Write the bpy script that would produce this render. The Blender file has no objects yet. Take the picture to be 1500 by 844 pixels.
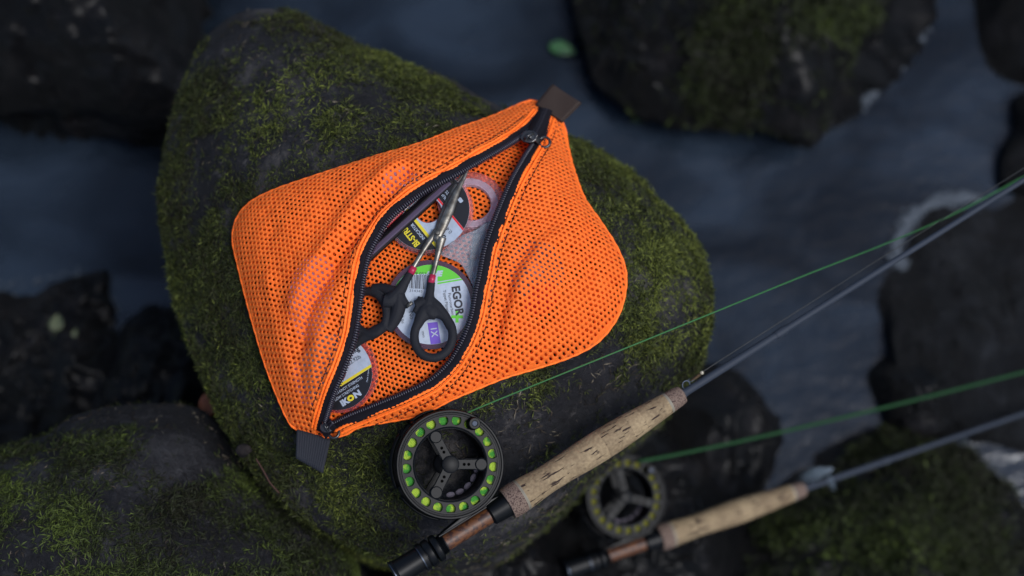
import bpy, bmesh, math, random
import numpy as np
from mathutils import Vector, Matrix
random.seed(7); RNG = np.random.default_rng(11)
S = bpy.context.scene; COL = S.collection
PI = math.pi

# ------------------------------------------------------------------ camera
TILT = math.radians(15.0); CAMD = 1.10
cam = bpy.data.cameras.new('camera'); camo = bpy.data.objects.new('camera', cam); COL.objects.link(camo)
camo.location = (0, -CAMD*math.sin(TILT), CAMD*math.cos(TILT)); camo.rotation_euler = (TILT, 0, 0)
cam.lens = 50; cam.sensor_width = 36; cam.clip_start = 0.02; cam.clip_end = 60
cam.dof.use_dof = True; cam.dof.focus_distance = 1.086; cam.dof.aperture_fstop = 2.5; cam.dof.aperture_blades = 0
S.camera = camo
S.render.resolution_x = 1024; S.render.resolution_y = 576

# ------------------------------------------------------------------ sky and sun
SUN_EL = math.radians(61); SUN_ROT = math.radians(112)
w = bpy.data.worlds.new('World'); S.world = w; w.use_nodes = True
wn = w.node_tree.nodes; wl = w.node_tree.links
bg = wn['Background']; sky = wn.new('ShaderNodeTexSky'); sky.sky_type = 'NISHITA'; sky.sun_disc = False
sky.sun_elevation = SUN_EL; sky.sun_rotation = SUN_ROT; sky.dust_density = 2.5; sky.ozone_density = 1.4
wl.new(sky.outputs[0], bg.inputs[0]); bg.inputs[1].default_value = 0.115
sl = bpy.data.lights.new('sun', 'SUN'); sl.energy = 1.75; sl.angle = math.radians(24); sl.color = (0.95, 0.97, 1.0)
so = bpy.data.objects.new('sun', sl); COL.objects.link(so)
sd = Vector((math.sin(SUN_ROT)*math.cos(SUN_EL), math.cos(SUN_ROT)*math.cos(SUN_EL), math.sin(SUN_EL)))
so.rotation_euler = sd.to_track_quat('Z', 'Y').to_euler(); so.location = sd*5
S.view_settings.view_transform = 'Standard'; S.view_settings.look = 'None'; S.view_settings.exposure = 0.60; S.view_settings.gamma = 1
S.cycles.max_bounces = 8; S.cycles.transparent_max_bounces = 16

# ------------------------------------------------------------------ photograph pixel -> world
FPX = 1500*50/36
CT, ST = math.cos(TILT), math.sin(TILT)
CAMZ = CAMD*CT; CAMY = -CAMD*ST
def ray(px, py):
    dx = (px-750)/FPX; dy = -(py-422)/FPX
    return np.array([dx, dy*CT+ST, dy*ST-CT])
def Pd(px, py, d):
    return np.array([0, CAMY, CAMZ]) + ray(px, py)*d
def PZ(px, py, z):
    r = ray(px, py); return np.array([0, CAMY, CAMZ]) + r*((z-CAMZ)/r[2])
def depth_of(p): return (p[1]-CAMY)*ST - (p[2]-CAMZ)*CT
def proj(P):
    P = np.atleast_2d(P); d = (P[:,1]-CAMY)*ST - (P[:,2]-CAMZ)*CT
    up = (P[:,1]-CAMY)*CT + (P[:,2]-CAMZ)*ST
    return 750+P[:,0]/d*FPX, 422-up/d*FPX

# ------------------------------------------------------------------ noise
def vnoise(p, seed=0):
    p = np.asarray(p, float); i = np.floor(p).astype(np.int64); f = p-i; f = f*f*(3-2*f)
    def h(x, y, z):
        n = (x*374761393 + y*668265263 + z*2147483647 + seed*1274126177) & 0xffffffff
        n = ((n ^ (n >> 13))*1274126177) & 0xffffffff
        n = ((n ^ (n >> 16))*2246822519) & 0xffffffff
        return ((n ^ (n >> 15)) & 0xffff)/65535.0
    x, y, z = i[:,0], i[:,1], i[:,2]; r = 0
    for a in (0,1):
        for b in (0,1):
            for c in (0,1):
                wgt = (f[:,0] if a else 1-f[:,0])*(f[:,1] if b else 1-f[:,1])*(f[:,2] if c else 1-f[:,2])
                r = r + wgt*h(x+a, y+b, z+c)
    return r*2-1
def fbm(p, oct=4, seed=0):
    r = 0; a = 1.0; p = np.asarray(p, float)
    for k in range(oct):
        r = r + a*vnoise(p*(2.03**k)+k*17.3, seed+k); a *= .5
    return r/1.9

# ------------------------------------------------------------------ materials
def srgb(r, g, b):
    f = lambda c: (c/255/12.92) if c/255 <= .04045 else ((c/255+.055)/1.055)**2.4
    return (f(r), f(g), f(b))
MATS = {}
def mat(name, col, rough=.5, metal=0, spec=.5, trans=0, alpha=1, coat=0, bump=None, noise=None, ior=1.45):
    """noise=(scale, colour2, lo, hi)  bump=(scale, strength, distance)"""
    if name in MATS: return MATS[name]
    m = bpy.data.materials.new(name); m.use_nodes = True; n = m.node_tree.nodes; l = m.node_tree.links
    b = n['Principled BSDF']
    b.inputs['Base Color'].default_value = (*col, 1); b.inputs['Roughness'].default_value = rough
    b.inputs['Metallic'].default_value = metal; b.inputs['Specular IOR Level'].default_value = spec
    b.inputs['Transmission Weight'].default_value = trans; b.inputs['Alpha'].default_value = alpha
    b.inputs['Coat Weight'].default_value = coat; b.inputs['IOR'].default_value = ior
    tc = n.new('ShaderNodeTexCoord')
    if noise:
        t = n.new('ShaderNodeTexNoise'); t.inputs['Scale'].default_value = noise[0]; t.inputs['Detail'].default_value = 6
        l.new(tc.outputs['Object'], t.inputs['Vector'])
        r = n.new('ShaderNodeMapRange'); r.inputs[1].default_value = noise[2]; r.inputs[2].default_value = noise[3]
        l.new(t.outputs[0], r.inputs[0])
        mx = n.new('ShaderNodeMix'); mx.data_type = 'RGBA'; mx.inputs[6].default_value = (*col, 1); mx.inputs[7].default_value = (*noise[1], 1)
        l.new(r.outputs[0], mx.inputs[0]); l.new(mx.outputs[2], b.inputs['Base Color'])
    if bump:
        t = n.new('ShaderNodeTexNoise'); t.inputs['Scale'].default_value = bump[0]; t.inputs['Detail'].default_value = 5
        l.new(tc.outputs['Object'], t.inputs['Vector'])
        bp = n.new('ShaderNodeBump'); bp.inputs['Strength'].default_value = bump[1]; bp.inputs['Distance'].default_value = bump[2]
        l.new(t.outputs[0], bp.inputs['Height']); l.new(bp.outputs[0], b.inputs['Normal'])
    MATS[name] = m; return m

def rock_mat(name, dark, mid, light, rough=.75, bumpd=.004, spec=.25):
    m = bpy.data.materials.new(name); m.use_nodes = True; n = m.node_tree.nodes; l = m.node_tree.links
    b = n['Principled BSDF']; tc = n.new('ShaderNodeTexCoord')
    t1 = n.new('ShaderNodeTexNoise'); t1.inputs['Scale'].default_value = 14; t1.inputs['Detail'].default_value = 8; t1.inputs['Roughness'].default_value = .62
    t1.inputs['Distortion'].default_value = .6
    t2 = n.new('ShaderNodeTexNoise'); t2.inputs['Scale'].default_value = 160; t2.inputs['Detail'].default_value = 6; t2.inputs['Roughness'].default_value = .7
    t3 = n.new('ShaderNodeTexVoronoi'); t3.inputs['Scale'].default_value = 55; t3.feature = 'SMOOTH_F1'
    for t in (t1, t2, t3): l.new(tc.outputs['Object'], t.inputs['Vector'])
    r = n.new('ShaderNodeValToRGB'); e = r.color_ramp.elements
    e[0].position = .36; e[0].color = (*dark, 1); e[1].position = .72; e[1].color = (*light, 1)
    x = e.new(.53); x.color = (*mid, 1)
    ad = n.new('ShaderNodeMath'); ad.operation = 'MULTIPLY_ADD'; ad.inputs[1].default_value = .45; 
    sb = n.new('ShaderNodeMath'); sb.operation = 'SUBTRACT'; sb.inputs[1].default_value = .5
    l.new(t2.outputs[0], sb.inputs[0]); l.new(sb.outputs[0], ad.inputs[0]); l.new(t1.outputs[0], ad.inputs[2])
    l.new(ad.outputs[0], r.inputs[0]); l.new(r.outputs[0], b.inputs['Base Color'])
    t4 = n.new('ShaderNodeTexNoise'); t4.inputs['Scale'].default_value = 75; t4.inputs['Detail'].default_value = 5; t4.inputs['Roughness'].default_value = .75; t4.inputs['Distortion'].default_value = 1.5
    l.new(tc.outputs['Object'], t4.inputs['Vector']); mr = n.new('ShaderNodeMapRange'); mr.inputs[1].default_value = .60; mr.inputs[2].default_value = .74; mr.inputs[4].default_value = .7
    l.new(t4.outputs[0], mr.inputs[0]); mk = n.new('ShaderNodeMix'); mk.data_type = 'RGBA'; mk.inputs[7].default_value = (*[min(c*2.0, .3) for c in light], 1)
    l.new(mr.outputs[0], mk.inputs[0]); l.new(r.outputs[0], mk.inputs[6]); l.new(mk.outputs[2], b.inputs['Base Color'])
    b.inputs['Roughness'].default_value = rough; b.inputs['Specular IOR Level'].default_value = spec
    mu = n.new('ShaderNodeMath'); mu.operation = 'MULTIPLY_ADD'; mu.inputs[1].default_value = .5
    l.new(t3.outputs[0], mu.inputs[0]); l.new(t2.outputs[0], mu.inputs[2])
    bp = n.new('ShaderNodeBump'); bp.inputs['Strength'].default_value = .8; bp.inputs['Distance'].default_value = bumpd
    l.new(mu.outputs[0], bp.inputs['Height']); l.new(bp.outputs[0], b.inputs['Normal'])
    return m
M_ROCK = rock_mat('mossy_stone', srgb(15,15,18), srgb(28,28,32), srgb(68,65,64), .85, .008)
M_ROCKB = rock_mat('damp_stone', srgb(9,9,12), srgb(20,20,24), srgb(50,50,53), .8, .008)
M_WET = rock_mat('wet_dark_stone', srgb(2,3,4), srgb(6,6,8), srgb(34,32,33), .5, .02, .15); M_WET.node_tree.nodes['Principled BSDF'].inputs['Coat Weight'].default_value = .14; M_WET.node_tree.nodes['Principled BSDF'].inputs['Coat Roughness'].default_value = .32
M_WETG = rock_mat('wet_grey_stone', srgb(3,4,6), srgb(9,10,13), srgb(36,38,42), .6, .015, .25)

def moss_mat(name, a, b_, c):
    m = bpy.data.materials.new(name); m.use_nodes = True; n = m.node_tree.nodes; l = m.node_tree.links
    b = n['Principled BSDF']; at = n.new('ShaderNodeAttribute'); at.attribute_name = 'tint'
    r = n.new('ShaderNodeValToRGB'); e = r.color_ramp.elements
    e[0].position = 0; e[0].color = (*a, 1); e[1].position = 1; e[1].color = (*c, 1); x = e.new(.5); x.color = (*b_, 1)
    l.new(at.outputs['Fac'], r.inputs[0]); l.new(r.outputs[0], b.inputs['Base Color'])
    b.inputs['Roughness'].default_value = .7; b.inputs['Specular IOR Level'].default_value = .25
    tr = n.new('ShaderNodeBsdfTranslucent'); l.new(r.outputs[0], tr.inputs[0])
    mx = n.new('ShaderNodeMixShader'); mx.inputs[0].default_value = .25
    l.new(b.outputs[0], mx.inputs[1]); l.new(tr.outputs[0], mx.inputs[2]); l.new(mx.outputs[0], n['Material Output'].inputs[0])
    return m
M_MOSS = moss_mat('moss', srgb(34,31,20), srgb(54,62,26), srgb(122,130,56))
M_MOSS_D = moss_mat('moss_deep', srgb(26,25,17), srgb(38,46,20), srgb(84,98,40))

# ------------------------------------------------------------------ mesh helpers
def link(name, me, m=None, parent=None, smooth=True):
    o = bpy.data.objects.new(name, me); COL.objects.link(o)
    if m: me.materials.append(m)
    if parent: o.parent = parent
    if smooth and len(me.polygons): me.polygons.foreach_set('use_smooth', [True]*len(me.polygons))
    return o
def mesh(name, v, f, m=None, parent=None, smooth=True):
    me = bpy.data.meshes.new(name); me.from_pydata([tuple(map(float, a)) for a in v], [], [tuple(int(i) for i in q) for q in f]); me.update()
    return link(name, me, m, parent, smooth)
def tag(o, label=None, cat=None, group=None, kind=None):
    if label: o['label'] = label
    if cat: o['category'] = cat
    if group: o['group'] = group
    if kind: o['kind'] = kind
    return o
def empty(name, loc=(0,0,0), mtx=None):
    o = bpy.data.objects.new(name, None); COL.objects.link(o); o.empty_display_size = .02
    if mtx is not None: o.matrix_world = mtx
    else: o.location = loc
    return o
def flat(o, ang=35):
    o.data.polygons.foreach_set('use_smooth', [False]*len(o.data.polygons)); return o
def bevel(o, wd, seg=2, ang=40):
    b = o.modifiers.new('bevel', 'BEVEL'); b.width = wd; b.segments = seg; b.limit_method = 'ANGLE'; b.angle_limit = math.radians(ang)
    b.harden_normals = False; return o
def lathe(name, prof, m, parent=None, n=48, axis='Z', closed=False, smooth=True):
    """prof list of (r, h)"""
    v = []; f = []
    for (r, h) in prof:
        for k in range(n):
            a = 2*PI*k/n; c, s = r*math.cos(a), r*math.sin(a)
            v.append((c, s, h) if axis == 'Z' else (h, c, s))
    L = len(prof)
    for i in range(L-1 if not closed else L):
        j = (i+1) % L
        for k in range(n):
            k2 = (k+1) % n; q = (i*n+k, i*n+k2, j*n+k2, j*n+k)
            f.append(q)
    if not closed:
        if prof[0][0] > 1e-5: f.append(tuple(range(n))[::-1])
        if prof[-1][0] > 1e-5: f.append(tuple((L-1)*n+k for k in range(n)))
    o = mesh(name, v, f, m, parent, smooth)
    bm = bmesh.new(); bm.from_mesh(o.data); bmesh.ops.recalc_face_normals(bm, faces=bm.faces)
    for e in bm.edges:
        if len(e.link_faces) == 2 and e.calc_face_angle(0) > .7: e.smooth = False
    bm.to_mesh(o.data); bm.free()
    return o
def tube_geo(pts, rad, n=10, closed=False, flatz=1.0, up=None):
    pts = [Vector(p) for p in pts]; N = len(pts)
    if not hasattr(rad, '__len__'): rad = [rad]*N
    v = []; f = []; nrm = None
    for i, p in enumerate(pts):
        a = pts[(i-1) % N] if (closed or i > 0) else p; b = pts[(i+1) % N] if (closed or i < N-1) else p
        t = (b-a).normalized()
        if up is not None: nrm = (Vector(up)-t*t.dot(Vector(up))).normalized()
        elif nrm is None:
            nrm = t.orthogonal().normalized()
        else: nrm = (nrm - t*t.dot(nrm)).normalized()
        bn = t.cross(nrm)
        for k in range(n):
            q = 2*PI*k/n; v.append(p+nrm*math.cos(q)*rad[i]*flatz+bn*math.sin(q)*rad[i])
    for i in range(N if closed else N-1):
        j = (i+1) % N
        for k in range(n):
            k2 = (k+1) % n; f.append((i*n+k, i*n+k2, j*n+k2, j*n+k))
    if not closed: f.append(tuple(range(n))[::-1]); f.append(tuple((N-1)*n+k for k in range(n)))
    return v, f
def join_geo(parts):
    V = []; F = []
    for v, f in parts:
        o = len(V); V += list(v); F += [tuple(i+o for i in q) for q in f]
    return V, F
def tube(name, pts, rad, m, parent=None, n=10, closed=False, flatz=1.0, up=None):
    v, f = tube_geo(pts, rad, n, closed, flatz, up); return mesh(name, v, f, m, parent)
def box_geo(c, sx, sy, sz, rot=0):
    v = []; 
    for z in (-1, 1):
        for (x, y) in ((-1,-1),(1,-1),(1,1),(-1,1)):
            X = x*sx/2; Y = y*sy/2
            v.append((c[0]+X*math.cos(rot)-Y*math.sin(rot), c[1]+X*math.sin(rot)+Y*math.cos(rot), c[2]+z*sz/2))
    return v, [(3,2,1,0),(4,5,6,7),(0,1,5,4),(1,2,6,5),(2,3,7,6),(3,0,4,7)]
def prism(name, pts, z0, z1, m, parent=None, bev=0):
    n = len(pts); v = [(p[0], p[1], z0) for p in pts]+[(p[0], p[1], z1) for p in pts]
    f = [tuple(range(n))[::-1], tuple(range(n, 2*n))]+[(i, (i+1) % n, n+(i+1) % n, n+i) for i in range(n)]
    o = mesh(name, v, f, m, parent, False)
    bm = bmesh.new(); bm.from_mesh(o.data); bmesh.ops.recalc_face_normals(bm, faces=bm.faces); bm.to_mesh(o.data); bm.free()
    if bev: bevel(o, bev)
    return o
def smooth_poly(P, n, closed=False):
    """Catmull-Rom resample at n points evenly spaced"""
    P = np.array(P, float); N = len(P); out = []
    rng = range(N if closed else N-1)
    for i in rng:
        g = lambda k: P[k % N] if closed else P[min(max(k, 0), N-1)]
        p0, p1, p2, p3 = g(i-1), g(i), g(i+1), g(i+2)
        for t in np.linspace(0, 1, 16, endpoint=False):
            out.append(.5*((2*p1)+(-p0+p2)*t+(2*p0-5*p1+4*p2-p3)*t*t+(-p0+3*p1-3*p2+p3)*t**3))
    if not closed: out.append(P[-1])
    else: out.append(out[0])
    out = np.array(out); s = np.r_[0, np.cumsum(np.linalg.norm(np.diff(out, axis=0), axis=1))]
    u = np.linspace(0, s[-1], n, endpoint=not closed)
    return np.stack([np.interp(u, s, out[:,k]) for k in range(out.shape[1])], 1)

# ------------------------------------------------------------------ boulders
class Boulder:
    def __init__(s, outline, c, zc, ze, p=2.6, amp=.006, freq=18, seed=1, big=.5, rag=None):
        s.rag = (.055 if amp >= .011 else 0) if rag is None else rag
        s.zc, s.ze, s.p, s.amp, s.freq, s.seed, s.big = zc, ze, p, amp, freq, seed, big
        s.C = PZ(*c, ze)[:2]
        P = smooth_poly([PZ(x, y, ze)[:2] for x, y in outline], 600, True)-s.C
        a = np.arctan2(P[:,1], P[:,0]); r = np.hypot(P[:,0], P[:,1]); o = np.argsort(a)
        s.ang = np.linspace(-PI, PI, 721); R = np.interp(s.ang, a[o], r[o], period=2*PI)
        k = 5; s.R = np.convolve(np.r_[R[-k-1:-1], R, R[1:k+1]], np.ones(2*k+1)/(2*k+1), 'valid')
        if s.rag:
            q = np.stack([np.cos(s.ang)*2.2, np.sin(s.ang)*2.2, 0*s.ang], 1); s.R = s.R*(1+s.rag*(fbm(q*1.6, 4, seed+60)))
    def nz(s, x, y, z):
        q = np.stack([x, y, z], 1)
        rid = s.rag*.30*(.5-np.abs(vnoise(q*s.freq*.8, s.seed+31)))+s.rag*.12*(.5-np.abs(vnoise(q*s.freq*2.2, s.seed+33)))
        return rid + s.amp*fbm(q*s.freq, 4, s.seed) + .12*s.amp*np.abs(vnoise(q*s.freq*6, s.seed+3))*4*(vnoise(q*s.freq*1.7, s.seed+5) > -.1) - .0*x + s.amp*s.big*3*vnoise(q*s.freq*.33, s.seed+9)
    def top(s, x, y):
        x = np.atleast_1d(np.asarray(x, float)); y = np.atleast_1d(np.asarray(y, float))
        dx, dy = x-s.C[0], y-s.C[1]; r = np.hypot(dx, dy); R = np.interp(np.arctan2(dy, dx), s.ang, s.R)
        t = np.minimum(r/R, 1.0)
        return s.zc-(s.zc-s.ze)*t**s.p + s.nz(x, y, 0*x)
    def build(s, name, zb, m, nr=60, nth=200, side=.06):
        th = np.linspace(-PI, PI, nth, endpoint=False); R = np.interp(th, s.ang, s.R)
        V = [np.array([[s.C[0], s.C[1], s.top(s.C[0], s.C[1])[0]]])]
        ns = max(12, nr//2)
        for i in range(1, nr+1):
            t = i/nr; x = s.C[0]+np.cos(th)*R*t; y = s.C[1]+np.sin(th)*R*t; z = s.top(x, y)
            V.append(np.stack([x, y, z], 1))
        for i in range(1, ns+1):
            q = i/ns; fac = 1+side*math.sin(PI*min(q*1.3, 1))-.10*q*q
            z = s.ze-(s.ze-zb)*q
            x = s.C[0]+np.cos(th)*R*fac; y = s.C[1]+np.sin(th)*R*fac; zz = np.full(nth, z)
            d = s.nz(x, y, zz)*min(q*5, 1)*1.6
            d0 = s.nz(x, y, zz*0)*(1-min(q*3, 1))
            V.append(np.stack([x+np.cos(th)*d, y+np.sin(th)*d, zz+d0], 1))
        V = np.concatenate(V); F = [(0, 1+k, 1+(k+1) % nth) for k in range(nth)]
        for i in range(nr+ns-1):
            a = 1+i*nth; b = a+nth
            F += [(a+k, b+k, b+(k+1) % nth, a+(k+1) % nth) for k in range(nth)]
        s.V = V; s.F = np.array([q for q in F if len(q) == 4])
        s.o = mesh(name, V, F, m); return s.o

def scatter(B, count, maskf, zmin=-9):
    V, F = B.V, B.F; a, b, c, d = (V[F[:,k]] for k in range(4))
    n = np.cross(c-a, d-b); A = np.linalg.norm(n, axis=1)+1e-12; n = n/A[:,None]; cen = (a+b+c+d)/4
    wgt = A*maskf(cen, n)*(cen[:,2] > zmin)
    idx = RNG.choice(len(F), count, p=wgt/wgt.sum()); u = RNG.random((count, 1)); v = RNG.random((count, 1))
    p = (a[idx]*(1-u)+b[idx]*u)*(1-v)+(d[idx]*(1-u)+c[idx]*u)*v
    return p, n[idx]
def moss(B, parent, count, maskf, m, length=.007, width=.0008, blades=4, zmin=-9, tintf=None, name='moss', lift=.5):
    p, n = scatter(B, count, maskf, zmin)
    N = count
    clump = fbm(p*45, 3, 5)
    tint0 = np.clip(.45+.45*fbm(p*12, 3, 21)+RNG.normal(0, .16, N), 0, 1)
    if tintf is not None: tint0 = np.clip(tint0+tintf(p), 0, 1)
    base = p+n*(np.clip(clump, -.3, 1)[:,None]*.0042)
    t1 = np.cross(n, RNG.normal(size=(N, 3))); t1 /= np.linalg.norm(t1, axis=1)[:,None]
    VV = []; FF = []; TT = []; off = 0
    for k in range(blades):
        a = RNG.random(N)*2*PI; t2 = np.cross(n, t1)
        dirt = t1*np.cos(a)[:,None]+t2*np.sin(a)[:,None]
        L = length*(.45+1.0*RNG.random(N))*(1+.35*clump); up = lift*(.25+.9*RNG.random(N))
        g = np.zeros((N, 3)); g[:,2] = -1
        st = base+dirt*(RNG.random(N)*.0012)[:,None]
        d1 = dirt*(1-up*.5)[:,None]+n*up[:,None]; d1 /= np.linalg.norm(d1, axis=1)[:,None]
        bend = RNG.normal(0, .5, (N, 3)); d2 = d1+g*.35+bend*.7; d2 /= np.linalg.norm(d2, axis=1)[:,None]
        m1 = st+d1*(L*.55)[:,None]; tip = m1+d2*(L*.45)[:,None]
        sd_ = np.cross(d1, n*.4+RNG.normal(size=(N, 3))*.8); sd_ /= np.linalg.norm(sd_, axis=1)[:,None]+1e-9
        w0 = width*(.6+.7*RNG.random(N))[:,None]
        v = np.stack([st-sd_*w0*.35, st+sd_*w0*.35, m1+sd_*w0*.6, m1-sd_*w0*.6, tip], 1).reshape(-1, 3)
        i0 = off+np.arange(N)*5
        VV.append(v); off += 5*N
        FF.append(np.stack([i0, i0+1, i0+2, i0+3], 1)); FF.append(np.stack([i0+3, i0+2, i0+4], 1))
        tt = np.clip(tint0+RNG.normal(0, .1, N), 0, 1); TT.append(np.stack([tt*.6, tt*.6, tt, tt, tt*1.1], 1).reshape(-1))
    V = np.concatenate(VV); T = np.clip(np.concatenate(TT), 0, 1).astype(np.float32)
    q = np.concatenate(FF[0::2]); tr = np.concatenate(FF[1::2])
    me = bpy.data.meshes.new(name); me.vertices.add(len(V)); me.vertices.foreach_set('co', V.astype(np.float32).ravel())
    nl = q.size+tr.size; me.loops.add(nl); me.loops.foreach_set('vertex_index', np.r_[q.ravel(), tr.ravel()].astype(np.int32))
    me.polygons.add(len(q)+len(tr)); ls = np.r_[np.arange(len(q))*4, q.size+np.arange(len(tr))*3].astype(np.int32)
    me.polygons.foreach_set('loop_start', ls); me.update(calc_edges=True); 
    at = me.attributes.new('tint', 'FLOAT', 'POINT'); at.data.foreach_set('value', T)
    o = link(name, me, m, parent); o['kind'] = 'stuff'; return o

WATER = -.50
# main boulder under the pouch
main_out = [(233,290),(238,235),(246,185),(265,130),(290,70),(325,30),(370,12),(420,14),(460,30),(520,62),(590,92),(650,112),(720,152),(790,185),
            (860,215),(920,250),(975,300),(1015,345),(1038,400),(1040,455),(1030,510),(1000,560),(950,610),(880,670),(800,745),(720,800),(640,820),
            (570,815),(500,790),(440,755),(395,715),(355,660),(320,600),(295,540),(268,480),(250,410),(240,350)]
BM = Boulder(main_out, (640,415), .0, -.110, 2.7, .0042, 20, 3, .35)
bm_o = BM.build('boulder', WATER-.12, M_ROCK, 170, 420, .02)
tag(bm_o, 'big moss covered boulder in the stream carrying the orange mesh pouch', 'boulder', 'boulders in the stream')
def rad_mask(p):
    x, y = proj(p); return x, y
def mask_main(c, n):
    x, y = proj(c)
    m = fbm(c*16, 4, 31)+.55*fbm(c*60, 2, 33)
    den = np.clip((m+.24)*2.4, 0, 1)
    # bald grey summit at the upper left, bare stone at lower right and beside the pouch
    def bald(cx, cy, rx, ry, k): return 1-k*np.exp(-(((x-cx)/rx)**2+((y-cy)/ry)**2)**1.3)
    den *= bald(385, 85, 115, 85, .95)*bald(520, 145, 60, 35, .8)*bald(620, 180, 45, 25, .6)*bald(400, 210, 55, 45, .5)
    den *= bald(800, 610, 130, 50, .75)*bald(990, 475, 30, 45, .8)*bald(400, 600, 35, 35, .8)*bald(430, 730, 60, 40, .5)
    den *= bald(520,260,60,30,.5)
    e = np.clip((x-300)/-60, 0, 1); den = np.maximum(den, e*.9*(y > 90))
    e2 = np.clip((x-.55*y-740)/80, 0, 1)*(x > 820)*(x < 1045); den = np.maximum(den, e2*.7)
    den[n[:,2] < -.2] *= .2
    edge = np.where(x > 600, 800-.58*(x-600), 810); den *= np.clip((edge-y+25)/60, .04, 1)
    return den+.006
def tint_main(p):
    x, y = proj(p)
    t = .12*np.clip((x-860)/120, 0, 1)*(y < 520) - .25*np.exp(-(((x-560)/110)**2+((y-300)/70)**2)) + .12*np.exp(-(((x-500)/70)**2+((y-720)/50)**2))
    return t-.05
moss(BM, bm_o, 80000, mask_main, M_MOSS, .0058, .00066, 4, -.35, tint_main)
M_DEB = moss_mat('dead_stems', srgb(30,26,22), srgb(62,54,44), srgb(120,112,96))
moss(BM, bm_o, 3000, lambda c, n: 1.05-np.clip(mask_main(c, n), 0, 1), M_DEB, .0062, .0007, 2, -.3, lambda p: RNG.normal(0, .4, len(p)), 'plant_litter', .15)

# bottom-left mossy boulder
B2 = Boulder([(-160,760),(-60,680),(0,655),(60,640),(110,612),(160,597),(230,590),(290,597),(335,635),(380,685),(425,735),(480,785),(505,830),(520,900),(480,1010),(300,1080),(80,1080),(-120,960)],
             (190,850), -.055, -.155, 2.4, .006, 16, 8, .5)
b2 = B2.build('boulder', WATER-.1, M_ROCKB, 110, 300, .02); tag(b2, 'low mossy boulder with bare grey patches at the lower left', 'boulder', 'boulders in the stream')
def mask2(c, n):
    x, y = proj(c); m = fbm(c*14, 4, 51)+.6*fbm(c*45, 2, 53); d = np.clip((m+.06)*4, 0, 1)
    for cx, cy, rx, ry, k in ((260,690,55,20,.7),(330,810,110,40,.9),(60,800,70,50,.85),(250,780,45,25,.7),(40,690,40,14,.6)):
        d *= 1-k*np.exp(-(((x-cx)/rx)**2+((y-cy)/ry)**2)**1.3)
    for cx, cy, rx, ry in ((110,775,55,35),(395,760,45,30),(60,725,60,20),(140,650,60,18),(440,820,45,30)):
        d = np.maximum(d, .95*np.exp(-(((x-cx)/rx)**2+((y-cy)/ry)**2)**1.6))
    return d+.01
moss(B2, b2, 32000, mask2, M_MOSS_D, .0066, .00072, 4, -.3, lambda p: .05+.3*vnoise(p*22, 3))
moss(B2, b2, 1500, lambda c, n: 1.05-np.clip(mask2(c, n), 0, 1), M_DEB, .0065, .0008, 2, -.3, lambda p: RNG.normal(0, .4, len(p)), 'plant_litter', .15)

# top-left dark boulder
B3 = Boulder([(288,-60),(291,20),(290,70),(276,130),(255,158),(200,172),(150,163),(95,150),(40,152),(-60,160),(-220,100),(-240,-120),(-100,-260),(160,-260),(260,-170)],
             (30,-52), -.27, -.40, 2.6, .020, 13, 13, .7)
b3 = B3.build('boulder', WATER-.12, M_WET, 70, 220, .02); tag(b3, 'bare blackish brown boulder filling the upper left corner', 'boulder', 'boulders in the stream')
# left stone breaking the water
B4 = Boulder([(-140,440),(-40,425),(30,428),(80,415),(120,402),(150,400),(158,440),(164,500),(168,550),(160,600),(80,630),(-40,640),(-160,600)],
             (20,530), -.455, -.492, 2.2, .013, 22, 17, .6)
b4 = B4.build('boulder', WATER-.12, M_WET, 60, 200, .02); tag(b4, 'low wet dark stone at the left edge with a pale green leaf on it', 'boulder', 'boulders in the stream')
B4b = Boulder([(165,540),(180,500),(215,462),(260,455),(310,470),(350,540),(380,640),(300,680),(180,660),(140,600)],
             (250,570), -.44, -.49, 2.2, .013, 20, 19, .6)
b4b = B4b.build('boulder', WATER-.12, M_WET, 50, 180, .02); tag(b4b, 'wet black stone in the dark gap between the left stone and the pouch boulder', 'boulder', 'boulders in the stream')
# top-right mossy boulder
B5 = Boulder([(838,-60),(842,20),(855,70),(872,115),(905,155),(955,180),(1010,192),(1060,190),(1120,193),(1180,202),(1205,180),(1222,140),(1245,95),(1280,60),(1305,10),(1320,-60),(1260,-200),(1060,-260),(900,-200)],
             (1075,-10), -.35, -.46, 2.4, .018, 13, 23, .6)
b5 = B5.build('boulder', WATER-.12, M_WET, 90, 260, .02); tag(b5, 'large dark boulder with faded green moss at the upper right', 'boulder', 'boulders in the stream')
def mask5(c, n):
    x, y = proj(c); m = np.clip(fbm(c*12, 3, 61)+.25, 0, 1); e = 0
    for cx, cy, rx, ry in ((1080,60,60,110),(1060,140,50,40),(1220,20,60,40)): e = np.maximum(e, np.exp(-(((x-cx)/rx)**2+((y-cy)/ry)**2)))
    return m*e*e+.004
moss(B5, b5, 4200, mask5, M_MOSS_D, .009, .0014, 4, -.46, lambda p: -.15+0*p[:,0])
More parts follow.
